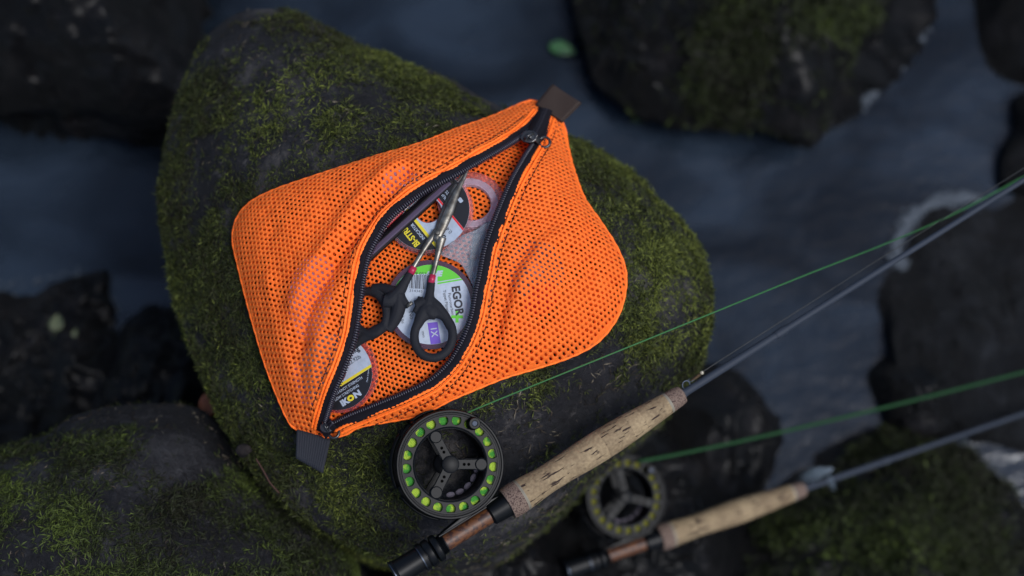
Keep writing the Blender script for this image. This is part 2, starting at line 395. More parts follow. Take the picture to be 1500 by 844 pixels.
# boulders at the right edge
B6 = Boulder([(1445,-70),(1438,0),(1440,55),(1455,95),(1490,115),(1560,125),(1640,60),(1620,-80)], (1530,20), -.42, -.49, 2.3, .008, 16, 29)
b6 = B6.build('boulder', WATER-.12, M_WET, 50, 160, .02); tag(b6, 'dark stone cut off by the upper right corner', 'boulder', 'boulders in the stream')
B7 = Boulder([(1495,140),(1488,190),(1470,215),(1466,255),(1480,275),(1560,290),(1640,230),(1600,140)], (1540,215), -.45, -.49, 2.3, .008, 16, 31)
b7 = B7.build('boulder', WATER-.12, M_WET, 50, 160, .02); tag(b7, 'small dark stone at the right edge just above where the rod leaves the frame', 'boulder', 'boulders in the stream')
B8 = Boulder([(1300,470),(1312,400),(1330,350),(1365,312),(1410,298),(1470,290),(1560,285),(1700,330),(1720,520),(1600,640),(1450,640),(1360,610),(1310,560)],
             (1470,460), -.47, -.497, 2.4, .014, 14, 37, .6)
b8 = B8.build('boulder', WATER-.12, M_WETG, 70, 220, .02); tag(b8, 'smooth dark grey boulder under the upper rod at the right, edged with a modelled water highlight', 'boulder', 'boulders in the stream')
# bottom-right mossy boulder
B9 = Boulder([(1075,900),(1085,820),(1100,760),(1145,705),(1200,665),(1270,632),(1330,628),(1400,655),(1460,705),(1505,770),(1540,860),(1500,980),(1300,1030),(1130,1000)],
             (1300,830), -.425, -.485, 2.4, .012, 14, 41, .6)
b9 = B9.build('boulder', WATER-.12, M_WET, 80, 240, .02); tag(b9, 'low mossy boulder in the lower right corner under the second rod', 'boulder', 'boulders in the stream')
def mask9(c, n):
    x, y = proj(c); m = np.clip(fbm(c*11, 3, 71)+.25, 0, 1); e = 0
    for cx, cy, rx, ry in ((1150,770,55,30),(1330,780,90,50),(1400,720,50,60),(1300,660,60,25),(1440,820,60,50)): e = np.maximum(e, np.exp(-(((x-cx)/rx)**2+((y-cy)/ry)**2)))
    return m*e*e+.015
moss(B9, b9, 9000, mask9, M_MOSS_D, .009, .0013, 4, -.48, lambda p: -.12+0*p[:,0])
# dark wet stones under the reels
for i, (out, c, zc, ze, lab) in enumerate((
    ([(560,900),(600,830),(660,770),(740,745),(820,735),(880,780),(900,850),(880,930),(700,960)], (740,850), -.36, -.43, 'wet blue black stone below the cork handle at the bottom edge'),
    ([(760,740),(800,660),(870,600),(940,590),(990,620),(1040,700),(1060,790),(1020,870),(900,900),(800,840)], (920,740), -.42, -.47, 'dark wet stone beneath the second reel'),
    ([(960,620),(1000,560),(1060,540),(1110,580),(1130,640),(1110,720),(1060,760),(1000,730)], (1050,650), -.45, -.488, 'half drowned dark stone between the two rods'),
    ([(1290,560),(1310,520),(1345,480),(1370,500),(1400,560),(1390,620),(1330,640)], (1345,570), -.47, -.493, 'black stone at the foot of the smooth grey boulder'))):
    b = Boulder(out, c, zc, ze, 2.3, .014, 16, 81+i, .6); o = b.build('boulder', WATER-.12, M_WET, 50, 180, .02)
    tag(o, lab, 'boulder', 'boulders in the stream')

# ------------------------------------------------------------------ water and stream bed
def grid(name, x0, x1, y0, y1, n1, n2, zf, m):
    xs = np.linspace(x0, x1, n1); ys = np.linspace(y0, y1, n2); X, Y = np.meshgrid(xs, ys)
    X, Y = X.ravel(), Y.ravel(); V = np.stack([X, Y, zf(X, Y)], 1)
    F = [(j*n1+i, j*n1+i+1, (j+1)*n1+i+1, (j+1)*n1+i) for j in range(n2-1) for i in range(n1-1)]
    return mesh(name, V, F, m)
def water_mat():
    m = bpy.data.materials.new('stream_water'); m.use_nodes = True; n = m.node_tree.nodes; l = m.node_tree.links
    b = n['Principled BSDF']; tc = n.new('ShaderNodeTexCoord')
    mp = n.new('ShaderNodeMapping'); mp.inputs['Rotation'].default_value = (0, 0, math.radians(-35)); mp.inputs['Scale'].default_value = (1, 1.6, 1)
    l.new(tc.outputs['Object'], mp.inputs[0])
    t = n.new('ShaderNodeTexNoise'); t.inputs['Scale'].default_value = 4.5; t.inputs['Detail'].default_value = 9; t.inputs['Distortion'].default_value = .8
    l.new(mp.outputs[0], t.inputs['Vector'])
    r = n.new('ShaderNodeValToRGB'); e = r.color_ramp.elements
    e[0].position = .34; e[0].color = (*srgb(17,23,31), 1); e[1].position = .64; e[1].color = (*srgb(33,42,53), 1)  # base colour noise stands in for patchy reflections on the water
    l.new(t.outputs[0], r.inputs[0]); l.new(r.outputs[0], b.inputs['Base Color'])
    b.inputs['Roughness'].default_value = .12; b.inputs['IOR'].default_value = 1.333
    tb = n.new('ShaderNodeTexNoise'); tb.inputs['Scale'].default_value = 34; tb.inputs['Detail'].default_value = 5; l.new(mp.outputs[0], tb.inputs['Vector'])
    bp = n.new('ShaderNodeBump'); bp.inputs['Strength'].default_value = .25; bp.inputs['Distance'].default_value = .008
    l.new(tb.outputs[0], bp.inputs['Height']); l.new(bp.outputs[0], b.inputs['Normal'])
    tr = n.new('ShaderNodeBsdfTransparent'); tr.inputs[0].default_value = (.5, .62, .75, 1)
    mx = n.new('ShaderNodeMixShader'); t2 = n.new('ShaderNodeMapRange'); t2.inputs[1].default_value = .62; t2.inputs[2].default_value = .36; t2.inputs[4].default_value = .28
    l.new(t.outputs[0], t2.inputs[0]); l.new(t2.outputs[0], mx.inputs[0])
    l.new(b.outputs[0], mx.inputs[1]); l.new(tr.outputs[0], mx.inputs[2]); l.new(mx.outputs[0], n['Material Output'].inputs[0])
    return m
def wz(X, Y):
    q = np.stack([X*5+Y*2, Y*8-X*3, 0*X], 1)
    return WATER+.0035*fbm(q, 3, 90)*np.exp(-(X**2+Y**2)/4)
tag(grid('water', -6, 6, -6, 6, 260, 260, wz, water_mat()), kind='structure')
def bz(X, Y): q = np.stack([X, Y, 0*X], 1); return WATER-.085+.045*fbm(q*5, 4, 95)
M_BED = rock_mat('stream_bed', srgb(14,13,13), srgb(34,30,28), srgb(80,70,60), .8, .01)
tag(grid('stream_bed', -6, 6, -6, 6, 300, 300, bz, M_BED), kind='structure')

# foam, partly shaped as water highlights: little bubbles on the water along stones
M_FOAM_GLINT = mat('foam', (.055,.066,.08), .5, spec=.3)
def foam(label, line, count, spread, rmax, seed):
    rg = np.random.default_rng(seed); P = smooth_poly([PZ(x, y, WATER) for x, y in line], 200)
    ico = bmesh.new(); bmesh.ops.create_icosphere(ico, subdivisions=1, radius=1); iv = np.array([v.co for v in ico.verts]); fi = [tuple(v.index for v in f.verts) for f in ico.faces]; ico.free()
    V = []; F = []; 
    for k in range(count):
        u = rg.random(); i = int(u*199); p = P[i].copy(); wgt = .35+.65*abs(math.sin(u*9+seed)); p[:2] += rg.normal(0, spread*wgt, 2); p[2] = WATER+.003
        r = rmax*(.3+.7*rg.random()**2); o = len(V)*0+k*len(iv); V.append(iv*r*np.array([1,1,.6])+p); F += [tuple(a+o for a in q) for q in fi]
    o = mesh('foam', np.concatenate(V), F, M_FOAM_GLINT); tag(o, label, 'foam', kind='stuff'); return o
foam('pale arc standing in for the water rim highlight round the smooth grey boulder at the right', [(1318,392),(1312,360),(1330,325),(1362,300),(1400,292),(1432,292)], 1000, .0045, .0032, 1)  # bubble arc models the highlight curve on the rim of water
foam('thin foam strip along the right side of the large upper right boulder', [(1366,-10),(1350,25),(1346,60),(1322,85),(1300,112),(1280,135),(1262,160)], 700, .005, .003, 2)
foam('patchy foam under the blackish boulder at the upper left', [(40,165),(80,168),(120,172),(170,174),(210,178)], 160, .006, .0022, 3)
foam('scattered foam and modelled ripple reflections around the low wet stone at the left edge', [(0,425),(50,412),(110,405),(155,420),(165,470),(170,550)], 170, .006, .0022, 4)  # pale bubbles also stand in for reflections on the ripples


# ------------------------------------------------------------------ the pouch: shape
def base(x, y):
    # the pouch bridges the small hollows of the stone and stays stiff where it hangs over its edge
    x = np.atleast_1d(np.asarray(x, float)); y = np.atleast_1d(np.asarray(y, float))
    dx, dy = x-BM.C[0], y-BM.C[1]; t = np.hypot(dx, dy)/np.interp(np.arctan2(dy, dx), BM.ang, BM.R)
    t = np.where(t < .62, t, .62+.20*np.tanh((t-.62)/.20)); q = np.stack([x, y, 0*x], 1)
    return BM.zc-(BM.zc-BM.ze)*t**BM.p + BM.amp*fbm(q*BM.freq, 2, BM.seed)*.7 + BM.amp*BM.big*3*vnoise(q*BM.freq*.33, BM.seed+9) + .0060
def on_surf(px, py, h, it=5):
    z = 0.0
    for _ in range(it):
        p = PZ(px, py, z); z = base(p[0], p[1])[0]+h
    return PZ(px, py, z)
bag_px = [(783,148),(760,153),(700,178),(620,208),(540,232),(460,258),(400,279),(366,297),(347,320),(341,350),(349,390),(364,450),(384,520),(404,575),(424,619),
          (440,632),(462,638),(482,640),(505,637),(525,626),(560,619),(600,612),(630,602),(660,586),(700,569),(740,553),(780,541),(830,525),(870,505),(896,478),(912,445),(917,402),
          (905,365),(880,325),(856,290),(841,250),(832,215),(826,184),(808,160)]
zl_px = [(786.7,162.7),(766.7,184),(740,202.7),(702.7,224),(660,248),(620,269),(588,290.7),(561,314.7),(545,338.7),(530,368.4),(521.4,404),(517,433.6),(514,457),(509.5,486),(502.5,511),(491,542.5),(478,574),(465.5,613.6),(462,630)]
zr_px = [(807,172),(794,209),(778,236),(760,268.5),(747,298),(733,334),(721.5,369),(715.6,400),(709,430),(703,463),(692,495),(680,518),(664.6,541),(636,567),(596,587),(556.5,603),(514,620),(490,632)]
OUT = smooth_poly([on_surf(x, y, .002) for x, y in bag_px], 260, True)
def seg_dist(P, L, closed=True):
    A = L; B = np.roll(L, -1, 0)
    if not closed: A = L[:-1]; B = L[1:]
    best = np.full(len(P), 9.0); near = np.zeros((len(P), 2))
    for a, b in zip(A, B):
        d = b-a; t = np.clip(((P-a)@d)/(d@d+1e-12), 0, 1); q = a+t[:,None]*d; e = np.hypot(*(P-q).T)
        k = e < best; best[k] = e[k]; near[k] = q[k]
    return best, near
def inside(P, L):
    r = np.zeros(len(P), bool); x, y = P[:,0], P[:,1]; j = len(L)-1
    for i in range(len(L)):
        xi, yi = L[i]; xj, yj = L[j]
        if yi != yj:
            c = ((yi > y) != (yj > y)) & (x < (xj-xi)*(y-yi)/(yj-yi)+xi); r ^= c
        j = i
    return r
OUTC = OUT[::3, :2]
FOLDS = [([(585,242),(540,285),(500,335),(462,385),(425,440)], .0062, .0065), ([(600,262),(560,305),(522,350),(488,398),(452,455),(440,500)], -.0064, .0050),
         ([(520,395),(492,440),(470,480),(455,530),(448,590)], .0038, .0058), ([(395,330),(405,400),(425,470),(440,560)], -.0022, .0060), ([(425,450),(410,500),(430,560)], .0015, .004),
         ([(385,395),(395,470),(420,570)], .0024, .0045),
         ([(700,215),(650,240),(610,262),(570,290)], .0020, .0040), ([(480,262),(560,240),(640,215),(720,180)], -.0020, .0045),
         ([(775,370),(752,405),(738,450),(722,500),(700,535)], -.0058, .0052), ([(820,350),(785,378),(765,415),(750,460),(745,500)], .0040, .0075),
         ([(868,310),(866,370),(864,440),(855,480)], -.0032, .0038), ([(842,250),(846,320),(850,400)], .0022, .0045), ([(884,340),(890,400),(880,460)], .0018, .004),
         ([(800,215),(822,290),(838,350)], .0018, .0060), ([(640,592),(690,566),(750,540)], -.0035, .0040), ([(720,545),(790,515),(850,490)], .0030, .0060),
         ([(520,628),(580,606),(640,585)], .0022, .0030), ([(800,420),(840,420),(868,410)], .0015,.006)]
FOLDS = [(np.array([PZ(x, y, .012)[:2] for x, y in smooth_poly(f, 30)]), a, w_) for f, a, w_ in FOLDS]
BUMPS = [((455,440), .003, .022, .03), ((790,410), .0035, .030, .034), ((490,560), .005, .020, .03), ((560,260), .002, .03, .02)]
def front_z(P):
    d, _ = seg_dist(P, OUTC); d = np.where(inside(P, OUTC), d, 0)
    T = .0195*(1-np.exp(-d/.0135))+.002
    att = 1-np.exp(-d/.010)
    for L, a, w_ in FOLDS:
        e, _ = seg_dist(P, L, False); T = T+a*np.exp(-(e/w_)**2)*att
    for (c, a, sx, sy) in BUMPS:
        q = PZ(*c, .012)[:2]; T = T+a*np.exp(-((P[:,0]-q[0])/sx)**2-((P[:,1]-q[1])/sy)**2)
    q = np.stack([P[:,0], P[:,1], 0*P[:,0]], 1)
    T = T+att*(.0012*vnoise(q*70, 7)+.0010*vnoise(q*130, 8))
    return base(P[:,0], P[:,1])+T
def on_front(px, py, h=0):
    z = .012
    for _ in range(8):
        p = PZ(px, py, z); z = front_z(p[None,:2])[0]+h
    return PZ(px, py, z)
ZL = smooth_poly([on_front(x, y) for x, y in zl_px], 120); ZR = smooth_poly([on_front(x, y) for x, y in zr_px], 120)
def fabric_mat():
    m = mat('orange_mesh', (1.0, .188, .018), .62, spec=.2, bump=(2600, .35, .0004), noise=(900, (1.0, .25, .04), .35, .65))
    n = m.node_tree.nodes; l = m.node_tree.links; b = n['Principled BSDF']
    b.inputs['Sheen Weight'].default_value = .25; b.inputs['Sheen Tint'].default_value = (1, .5, .2, 1)
    tr = n.new('ShaderNodeBsdfTranslucent'); tr.inputs[0].default_value = (1, .09, .01, 1)
    mx = n.new('ShaderNodeMixShader'); mx.inputs[0].default_value = .40
    l.new(b.outputs[0], mx.inputs[1]); l.new(tr.outputs[0], mx.inputs[2]); l.new(mx.outputs[0], n['Material Output'].inputs[0]); return m
M_OR = fabric_mat()
M_ORS = mat('orange_binding', (1.0, .17, .018), .6, spec=.25, bump=(1800, .5, .0005))
M_BLK = mat('black_tape', srgb(19,17,23), .8, spec=.15, bump=(1500, .5, .0004)); M_TOOTH = mat('zip_teeth', srgb(40,37,48), .34, spec=.6)
LA = math.radians(-16); PA, PB = .0039, .0037
def lattice(poly, zf, hole=1.0, solid=None, seed=0):
    """hexagonal knit with real holes, clipped to poly (xy); returns verts, faces"""
    ca, sa = math.cos(LA), math.sin(LA)
    c = poly.mean(0); R = np.max(np.hypot(*(poly-c).T))+.02
    ni = int(R/PA)+2; nj = int(R/PB)+2
    I, J = np.meshgrid(np.arange(-ni, ni+1), np.arange(-nj, nj+1)); I = I.ravel(); J = J.ravel()
    U = I*PA+(J % 2)*PA/2; W = J*PB
    def warp(u, v):
        x = c[0]+u*ca-v*sa; y = c[1]+u*sa+v*ca
        q = np.stack([x, y, 0*x], 1)
        x = x+.0045*vnoise(q*16, 40+seed)+.0009*vnoise(q*55, 42+seed); y = y+.0045*vnoise(q*16, 50+seed)+.0009*vnoise(q*55, 52+seed)
        return x, y
    X, Y = warp(U, W); P = np.stack([X, Y], 1)
    d, _ = seg_dist(P, poly); ins = inside(P, poly)
    keep = ins | (d < PA*.62); U, W, d, ins = U[keep], W[keep], d[keep], ins[keep]
    nohole = (~ins) | (d < PA*.36)
    if solid is not None:
        P2 = np.stack(warp(U, W), 1); e, _ = seg_dist(P2, solid, False); nohole |= e < .0030
    cor = [(0, 2*PB/3), (PA/2, PB/3), (PA/2, -PB/3), (0, -2*PB/3), (-PA/2, -PB/3), (-PA/2, PB/3)]
    ou = []
    for k in range(6): a, b = cor[k], cor[(k+1) % 6]; ou += [a, ((a[0]+b[0])/2, (a[1]+b[1])/2)]
    ou = np.array(ou); N = len(U)
    jit = 1+.09*RNG.normal(size=N)
    hx, hy = .00116*hole*jit, .00096*hole*jit
    ang = np.arctan2(ou[:,1], ou[:,0])
    O = np.stack([U[:,None]+ou[:,0], W[:,None]+ou[:,1]], 2)
    Ih = np.stack([U[:,None]+hx[:,None]*np.cos(ang), W[:,None]+hy[:,None]*np.sin(ang)], 2)
    Cn = np.stack([U, W], 1)[:,None,:]
    allp = np.concatenate([O, Ih, Cn], 1)            # N x 25 x 2
    key = np.round(allp.reshape(-1, 2)/1e-6).astype(np.int64)
    _, first, inv = np.unique(key, axis=0, return_index=True, return_inverse=True); inv = inv.reshape(N, 25)
    uq = allp.reshape(-1, 2)[first]; kind = (np.tile(np.arange(25) < 12, N)[first])
    x, y = warp(uq[:,0], uq[:,1]); P = np.stack([x, y], 1)
    o_ = ~inside(P, poly); _, nr = seg_dist(P[o_], poly); P[o_] = nr
    z = zf(P)+np.where(kind, .00028, -.00012)
    F = []
    for i in range(N):
        r = inv[i]
        if nohole[i]:
            for k in range(12): F.append((r[24], r[(k+1) % 12], r[k]))
        else:
            for k in range(12): F.append((r[k], r[12+k], r[12+(k+1) % 12], r[(k+1) % 12]))
    V = np.column_stack([P, z])
    used = np.unique(np.concatenate([np.array(f) for f in F])); rm = np.full(len(V), -1); rm[used] = np.arange(len(used))
    return V[used], [tuple(rm[list(f)]) for f in F]
def fabric(name, poly, zf, hole=1.0, solid=None, seed=0, parent=None):
    V, F = lattice(poly, zf, hole, solid, seed)
    o = mesh(name, V, F, M_OR, parent)
    bm = bmesh.new(); bm.from_mesh(o.data); bmesh.ops.dissolve_degenerate(bm, dist=2e-5, edges=bm.edges)
    for f in bm.faces:
        if f.normal.z < 0: f.normal_flip()
        f.smooth = True
    bm.to_mesh(o.data); bm.free()
    s_ = o.modifiers.new('thick', 'SOLIDIFY'); s_.thickness = .00055; s_.offset = 0
    return o
bag_root = empty('mesh_pouch', tuple(PZ(620, 400, 0)))
tag(bag_root, 'bright orange mesh zip pouch lying half open on the mossy boulder', 'pouch')
INV = Matrix.Translation(-bag_root.location)
def adopt(o, root):
    """parent o (built in world coordinates) to root without moving it"""
    bpy.context.view_layer.update()
    o.parent = root; o.matrix_parent_inverse = root.matrix_world.inverted(); return o
def outline_part(a, b):
    """outline points from nearest a to nearest b in index order (wraps)"""
    ia = int(np.argmin(np.hypot(*(OUT[:,:2]-a[:2]).T))); ib = int(np.argmin(np.hypot(*(OUT[:,:2]-b[:2]).T)))
    k = np.arange(ia, ib+1 if ib >= ia else ib+len(OUT)+1) % len(OUT); return OUT[k, :2]
pl = np.concatenate([outline_part(ZL[0], ZL[-1]), ZL[::-1, :2]])
pr = np.concatenate([outline_part(ZR[-1], ZR[0]), ZR[:, :2]])
def back_z(P): return base(P[:,0], P[:,1])+.0006+.0010*np.clip(vnoise(np.column_stack([P*60, 0*P[:,0]]), 77), 0, 1)
for nm, poly, zf, so_, sd2 in (('front_panel', pl, front_z, ZL[::4,:2], 0), ('front_panel', pr, front_z, ZR[::4,:2], 3)):
    adopt(fabric(nm, poly, zf, 1.0, so_, sd2), bag_root)
adopt(fabric('back_panel', OUT[::2,:2], back_z, 1.12, None, 5), bag_root)
# rolled edge round the outline
def offset_line(L, off, dz=0):
    t = np.gradient(L, axis=0); t[:,2] = 0; t /= np.linalg.norm(t, axis=1)[:,None]+1e-9
    n = np.stack([-t[:,1], t[:,0], 0*t[:,0]], 1); q = L+n*off; q[:,2] += dz; return q
rim = OUT.copy(); rim[:,2] = base(rim[:,0], rim[:,1])+.0016
rad_ = .0011+.00022*np.sin(np.arange(len(rim))*2.3)
v1 = tube_geo(rim, rad_, 8, True); adopt(mesh('edge_binding', *v1, M_ORS), bag_root)
def hem_and_tape(Z, sgn, label):
    L = smooth_poly(Z, 260)
    # hem: two narrow scalloped rolls of fabric beside the tape
    g = []
    for off, r in ((-.0002, .0012), (-.0030, .0010)):
        q = offset_line(L, sgn*off, .0008); q[:,2] = front_z(q[:,:2])+.0007
        g.append(tube_geo(q, r+.0003*np.sin(np.arange(260)*2.4), 8))
    adopt(mesh('hem', *join_geo(g), M_ORS), bag_root)
    # dark stitch line
    q = offset_line(L, sgn*-.0066); q[:,2] = front_z(q[:,:2])+.0006
    g = [tube_geo(q[i:i+3], .00042, 5) for i in range(10, 246, 3)]
    adopt(mesh('stitching', *join_geo(g), M_BLK), bag_root)
    # tape
    rows = []
    for off, dz in ((-.0012, -.0004), (.0003, .0012), (.0030, .0014), (.0062, .0006), (.0078, -.0010)):
        rows.append(offset_line(L, sgn*off, dz))
    V = np.concatenate(rows); n = 260
    F = [(a*n+i, a*n+i+1, (a+1)*n+i+1, (a+1)*n+i) for a in range(len(rows)-1) for i in range(n-1)]
    o = mesh('zip_tape', V, F, M_BLK); m_ = o.modifiers.new('t', 'SOLIDIFY'); m_.thickness = .0007; adopt(o, bag_root)
    # teeth
    q0 = offset_line(L, sgn*.0048, .0012); q1 = offset_line(L, sgn*.0086, -.0006)
    s = np.r_[0, np.cumsum(np.linalg.norm(np.diff(q0, axis=0), axis=1))]; k = int(s[-1]/.0019); us = np.linspace(0, s[-1], k)
    A = np.stack([np.interp(us, s, q0[:,i]) for i in range(3)], 1); B_ = np.stack([np.interp(us, s, q1[:,i]) for i in range(3)], 1)
    g = [tube_geo([a+(0,0,.0004), (a+b)/2+(0,0,.0010), b+(0,0,.0002)], [.0006, .00072, .0006], 6) for a, b in zip(A, B_)]
    o = adopt(mesh('zip_teeth', *join_geo(g), M_TOOTH), bag_root); o['kind'] = 'stuff'
hem_and_tape(ZL, 1, 'left'); hem_and_tape(ZR, -1, 'right')
# closed top of the zip between tape ends, and bottom end
M_METAL = mat('dark_metal', srgb(52,54,60), .35, metal=.8); M_BLKM = mat('black_enamel', srgb(20,20,24), .32, coat=.2, spec=.6)
def strip(name, pts, wd, m, root, teeth=True):
    L = smooth_poly(pts, 24); a = offset_line(L, wd/2); b = offset_line(L, -wd/2)
    V = np.concatenate([a, L+(0,0,.0008), b]); n = 24
    F = [(r*n+i, r*n+i+1, (r+1)*n+i+1, (r+1)*n+i) for r in range(2) for i in range(n-1)]
    o = mesh(name, V, F, M_BLK); o.modifiers.new('t', 'SOLIDIFY').thickness = .001; adopt(o, root)
    if teeth:
        g = []
        for i in range(1, 23):
            c = L[i]+(0,0,.0014); t = L[min(i+1, 23)]-L[i-1]; nrm = np.array([-t[1], t[0], 0])/np.hypot(t[0], t[1]); g.append(tube_geo([c-nrm*.0018, c+nrm*.0018], .0006, 6))
        o = adopt(mesh('zip_teeth', *join_geo(g), M_TOOTH), root); o['kind'] = 'stuff'
strip('zip_tape', [on_front(803,150,.0012), on_front(797,166,.0018), on_front(788,186,.0028), on_front(780,200,.0028)], .0120, M_BLK, bag_root)
strip('zip_tape', [on_front(487,618,.003), on_front(480,626,.0035), on_front(473,634,.003)], .0110, M_BLK, bag_root)
def slider(c, ang, hole_c, ring_r, body_r=.0058):
    """zip slider: teardrop body, bridge and a pull tab ending in a ring"""
    z = c[2]; pts = [(c[0]+body_r*(1.15 if abs(math.cos(a)) > .8 else 1)*math.cos(a+ang), c[1]+body_r*.82*math.sin(a+ang)) for a in np.linspace(0, 2*PI, 28, endpoint=False)]
    body = prism('slider_body', pts, z-.001, z+.0018, M_BLKM, bev=.0006); adopt(body, bag_root)
    d = np.array(hole_c[:2])-c[:2]; L = np.hypot(*d); d /= L; n = np.array([-d[1], d[0]])
    br = [np.array([*(c[:2]-np.array([math.cos(ang), math.sin(ang)])*.0048), z+.0016]), np.array([*(c[:2]-np.array([math.cos(ang), math.sin(ang)])*.003), z+.0044]), np.array([c[0], c[1], z+.0050]),
          np.array([*(c[:2]+np.array([math.cos(ang), math.sin(ang)])*.0045), z+.0018])]
    adopt(tube('bridge', smooth_poly(br, 12), .0013, M_BLKM, n=8, flatz=.6), bag_root)
    a0 = c[:2]+d*.0005; zz = hole_c[2]
    P1 = [np.array([*(a0), z+.0036]), np.array([*(c[:2]+d*(L*.4)), (z+.0036+zz)/2+.0006]), np.array([*(hole_c[:2]-d*ring_r*.85), zz+.0004])]
    v = tube_geo(smooth_poly(P1, 8), np.linspace(.0023, .0034, 8), 10, flatz=.28, up=(0,0,1))
    ring = [(hole_c[0]+ring_r*math.cos(a), hole_c[1]+ring_r*math.sin(a), zz) for a in np.linspace(0, 2*PI, 28, endpoint=False)]
    w_ = tube_geo(ring, .0012, 8, True, up=(0,0,1)); adopt(mesh('zip_pull', *join_geo([v, w_]), M_BLKM), bag_root)
slider(on_front(775,201,.0052), math.radians(35), on_front(797.5,208.5,.0066), .0044, .0064)
slider(on_front(478,627,.0060), math.radians(-60), on_front(489,634,.0050), .0040, .0048)
# webbing tabs: folded ribbed tape
def webbing(c4, h0, h1, m, ribs, along):
    A, B, C_, D = c4; n = 60
    def P(u, v): return (1-v)*((1-u)*A+u*B)+v*((1-u)*D+u*C_)
    g = []
    for side, dz in ((0, h1), (1, h0)):
        V = []; F = []
        nu, nv = (n*2, 10)
        for j in range(nv+1):
            for i in range(nu+1):
                u, v = i/nu, j/nv
                if along: u, v = j/nv, i/nu
                p = P(u, v).copy(); w_ = .0011*abs(math.sin((i/nu)*ribs*PI))
                zz = dz-(dz-(h0+h1)/2)*(max(0, (v-.8)/.2))**3 if True else dz
                p[2] += zz+(w_ if side == 0 else 0)+.0004*math.sin(5*u+3*v); V.append(p)
        for j in range(nv):
            for i in range(nu): a = j*(nu+1)+i; F.append((a, a+1, a+nu+2, a+nu+1))
        g.append((V, F))
    o = mesh('webbing_tab', *join_geo(g), m); o.modifiers.new('t', 'SOLIDIFY').thickness = .0011; return adopt(o, bag_root)
M_WEB1 = mat('brown_grey_webbing', srgb(44,34,29), .6, spec=.25, bump=(1800, .4, .0003)); M_WEB2 = mat('charcoal_webbing', srgb(36,38,44), .8, spec=.2, bump=(1800, .4, .0003))
t4 = [on_front(x, y, 0) for x, y in ((785,154),(823.7,179),(851,152.5),(809,124.4))]
for p in t4: p[2] = t4[0][2]*.5+t4[1][2]*.5
t4 = [PZ(x, y, t4[0][2]+.004) for x, y in ((785,154),(823.7,179),(851,152.5),(809,124.4))]
webbing(t4, -.002, .001, M_WEB1, 12, True)
zt = on_surf(455, 640, .001)[2]
b4_ = [PZ(x, y, zt) for x, y in ((437,631),(484,643),(472.6,693),(435.6,672))]
webbing(b4_, .0, .0028, M_WEB2, 13, False)

# ------------------------------------------------------------------ lettering
def text(s, size, x, y, z, rot, m, parent, bold=0, align='CENTER', sx=1.0, shear=0):
    cu = bpy.data.curves.new('t', 'FONT'); cu.body = s; cu.size = size; cu.offset = bold; cu.align_x = align; cu.align_y = 'CENTER'; cu.resolution_u = 3; cu.shear = shear
    t = bpy.data.objects.new('t', cu); COL.objects.link(t); bpy.context.view_layer.update()
    me = bpy.data.meshes.new_from_object(t.evaluated_get(bpy.context.evaluated_depsgraph_get())); bpy.data.objects.remove(t)
    a = math.radians(rot); me.transform(Matrix.Translation((x, y, z)) @ Matrix.Rotation(a, 4, 'Z') @ Matrix.Diagonal((sx, 1, 1, 1)))
    me.materials.clear(); o = link('lettering', me, m, parent, False); return o
def band(R, ang, a, b, r0=0):
    """part of a disc of radius R where a <= p.dir(ang) <= b"""
    a, b = max(a, -R*.9999), min(b, R*.9999); ca, sa = math.cos(math.radians(ang)), math.sin(math.radians(ang)); P = []
    ta, tb = math.acos(a/R), math.acos(b/R)
    for t in np.linspace(tb, ta, 20): P.append((R*math.cos(t), R*math.sin(t)))
    for t in np.linspace(-ta, -tb, 20): P.append((R*math.cos(t), R*math.sin(t)))
    return [(x*ca-y*sa, x*sa+y*ca) for x, y in P]
def sheet(name, pts, z, m, parent, t=.00003):
    return prism(name, pts, z-t, z, m, parent)
def annulus(name, r0, r1, z0, z1, m, parent, n=72):
    return lathe(name, [(r0, z0), (r1, z0), (r1, z1), (r0, z1)], m, parent, n, closed=True)
M_WHITE = mat('label_white', srgb(154,164,178), .4, noise=(300, srgb(142,152,165), .4, .7)); M_LBLK = mat('label_black', srgb(20,20,24), .45); M_LGRN = mat('label_green', srgb(74,168,24), .45)
M_PUR = mat('label_purple', srgb(88,58,160), .45); M_YEL = mat('label_yellow', srgb(196,180,40), .45); M_RED = mat('label_red', srgb(190,40,44), .45); M_INK = mat('ink', srgb(24,26,36), .6)
M_CLEAR = mat('clear_plastic', (.90,.62,.64), .08, trans=.92, ior=1.35, alpha=.55); M_TINT = mat('plum_plastic', srgb(70,40,62), .22, trans=.35, spec=.6)
M_FROST = mat('frosted_plastic', srgb(196,190,206), .35, trans=.25, alpha=.8); M_REDP = mat('clear_red_plastic', srgb(196,96,104), .2, trans=.8, alpha=.38)
def spool_at(name, px, py, h, label, cat='tippet spool', tilt=(0,0)):
    c = on_surf(px, py, h); s = depth_of(c)/FPX
    e_ = .022; gx = (base(c[0]+e_, c[1])[0]-base(c[0]-e_, c[1])[0])/(2*e_); gy = (base(c[0], c[1]+e_)[0]-base(c[0], c[1]-e_)[0])/(2*e_)
    slope = Vector((0,0,1)).rotation_difference(Vector((-gx, -gy, 1)).normalized()).to_matrix().to_4x4()
    M = Matrix.Translation(c) @ slope @ Matrix.Rotation(math.radians(tilt[0]), 4, 'X') @ Matrix.Rotation(math.radians(tilt[1]), 4, 'Y')
    o = empty(name, mtx=M); tag(o, label, cat, 'line spools in the pouch'); return o, s
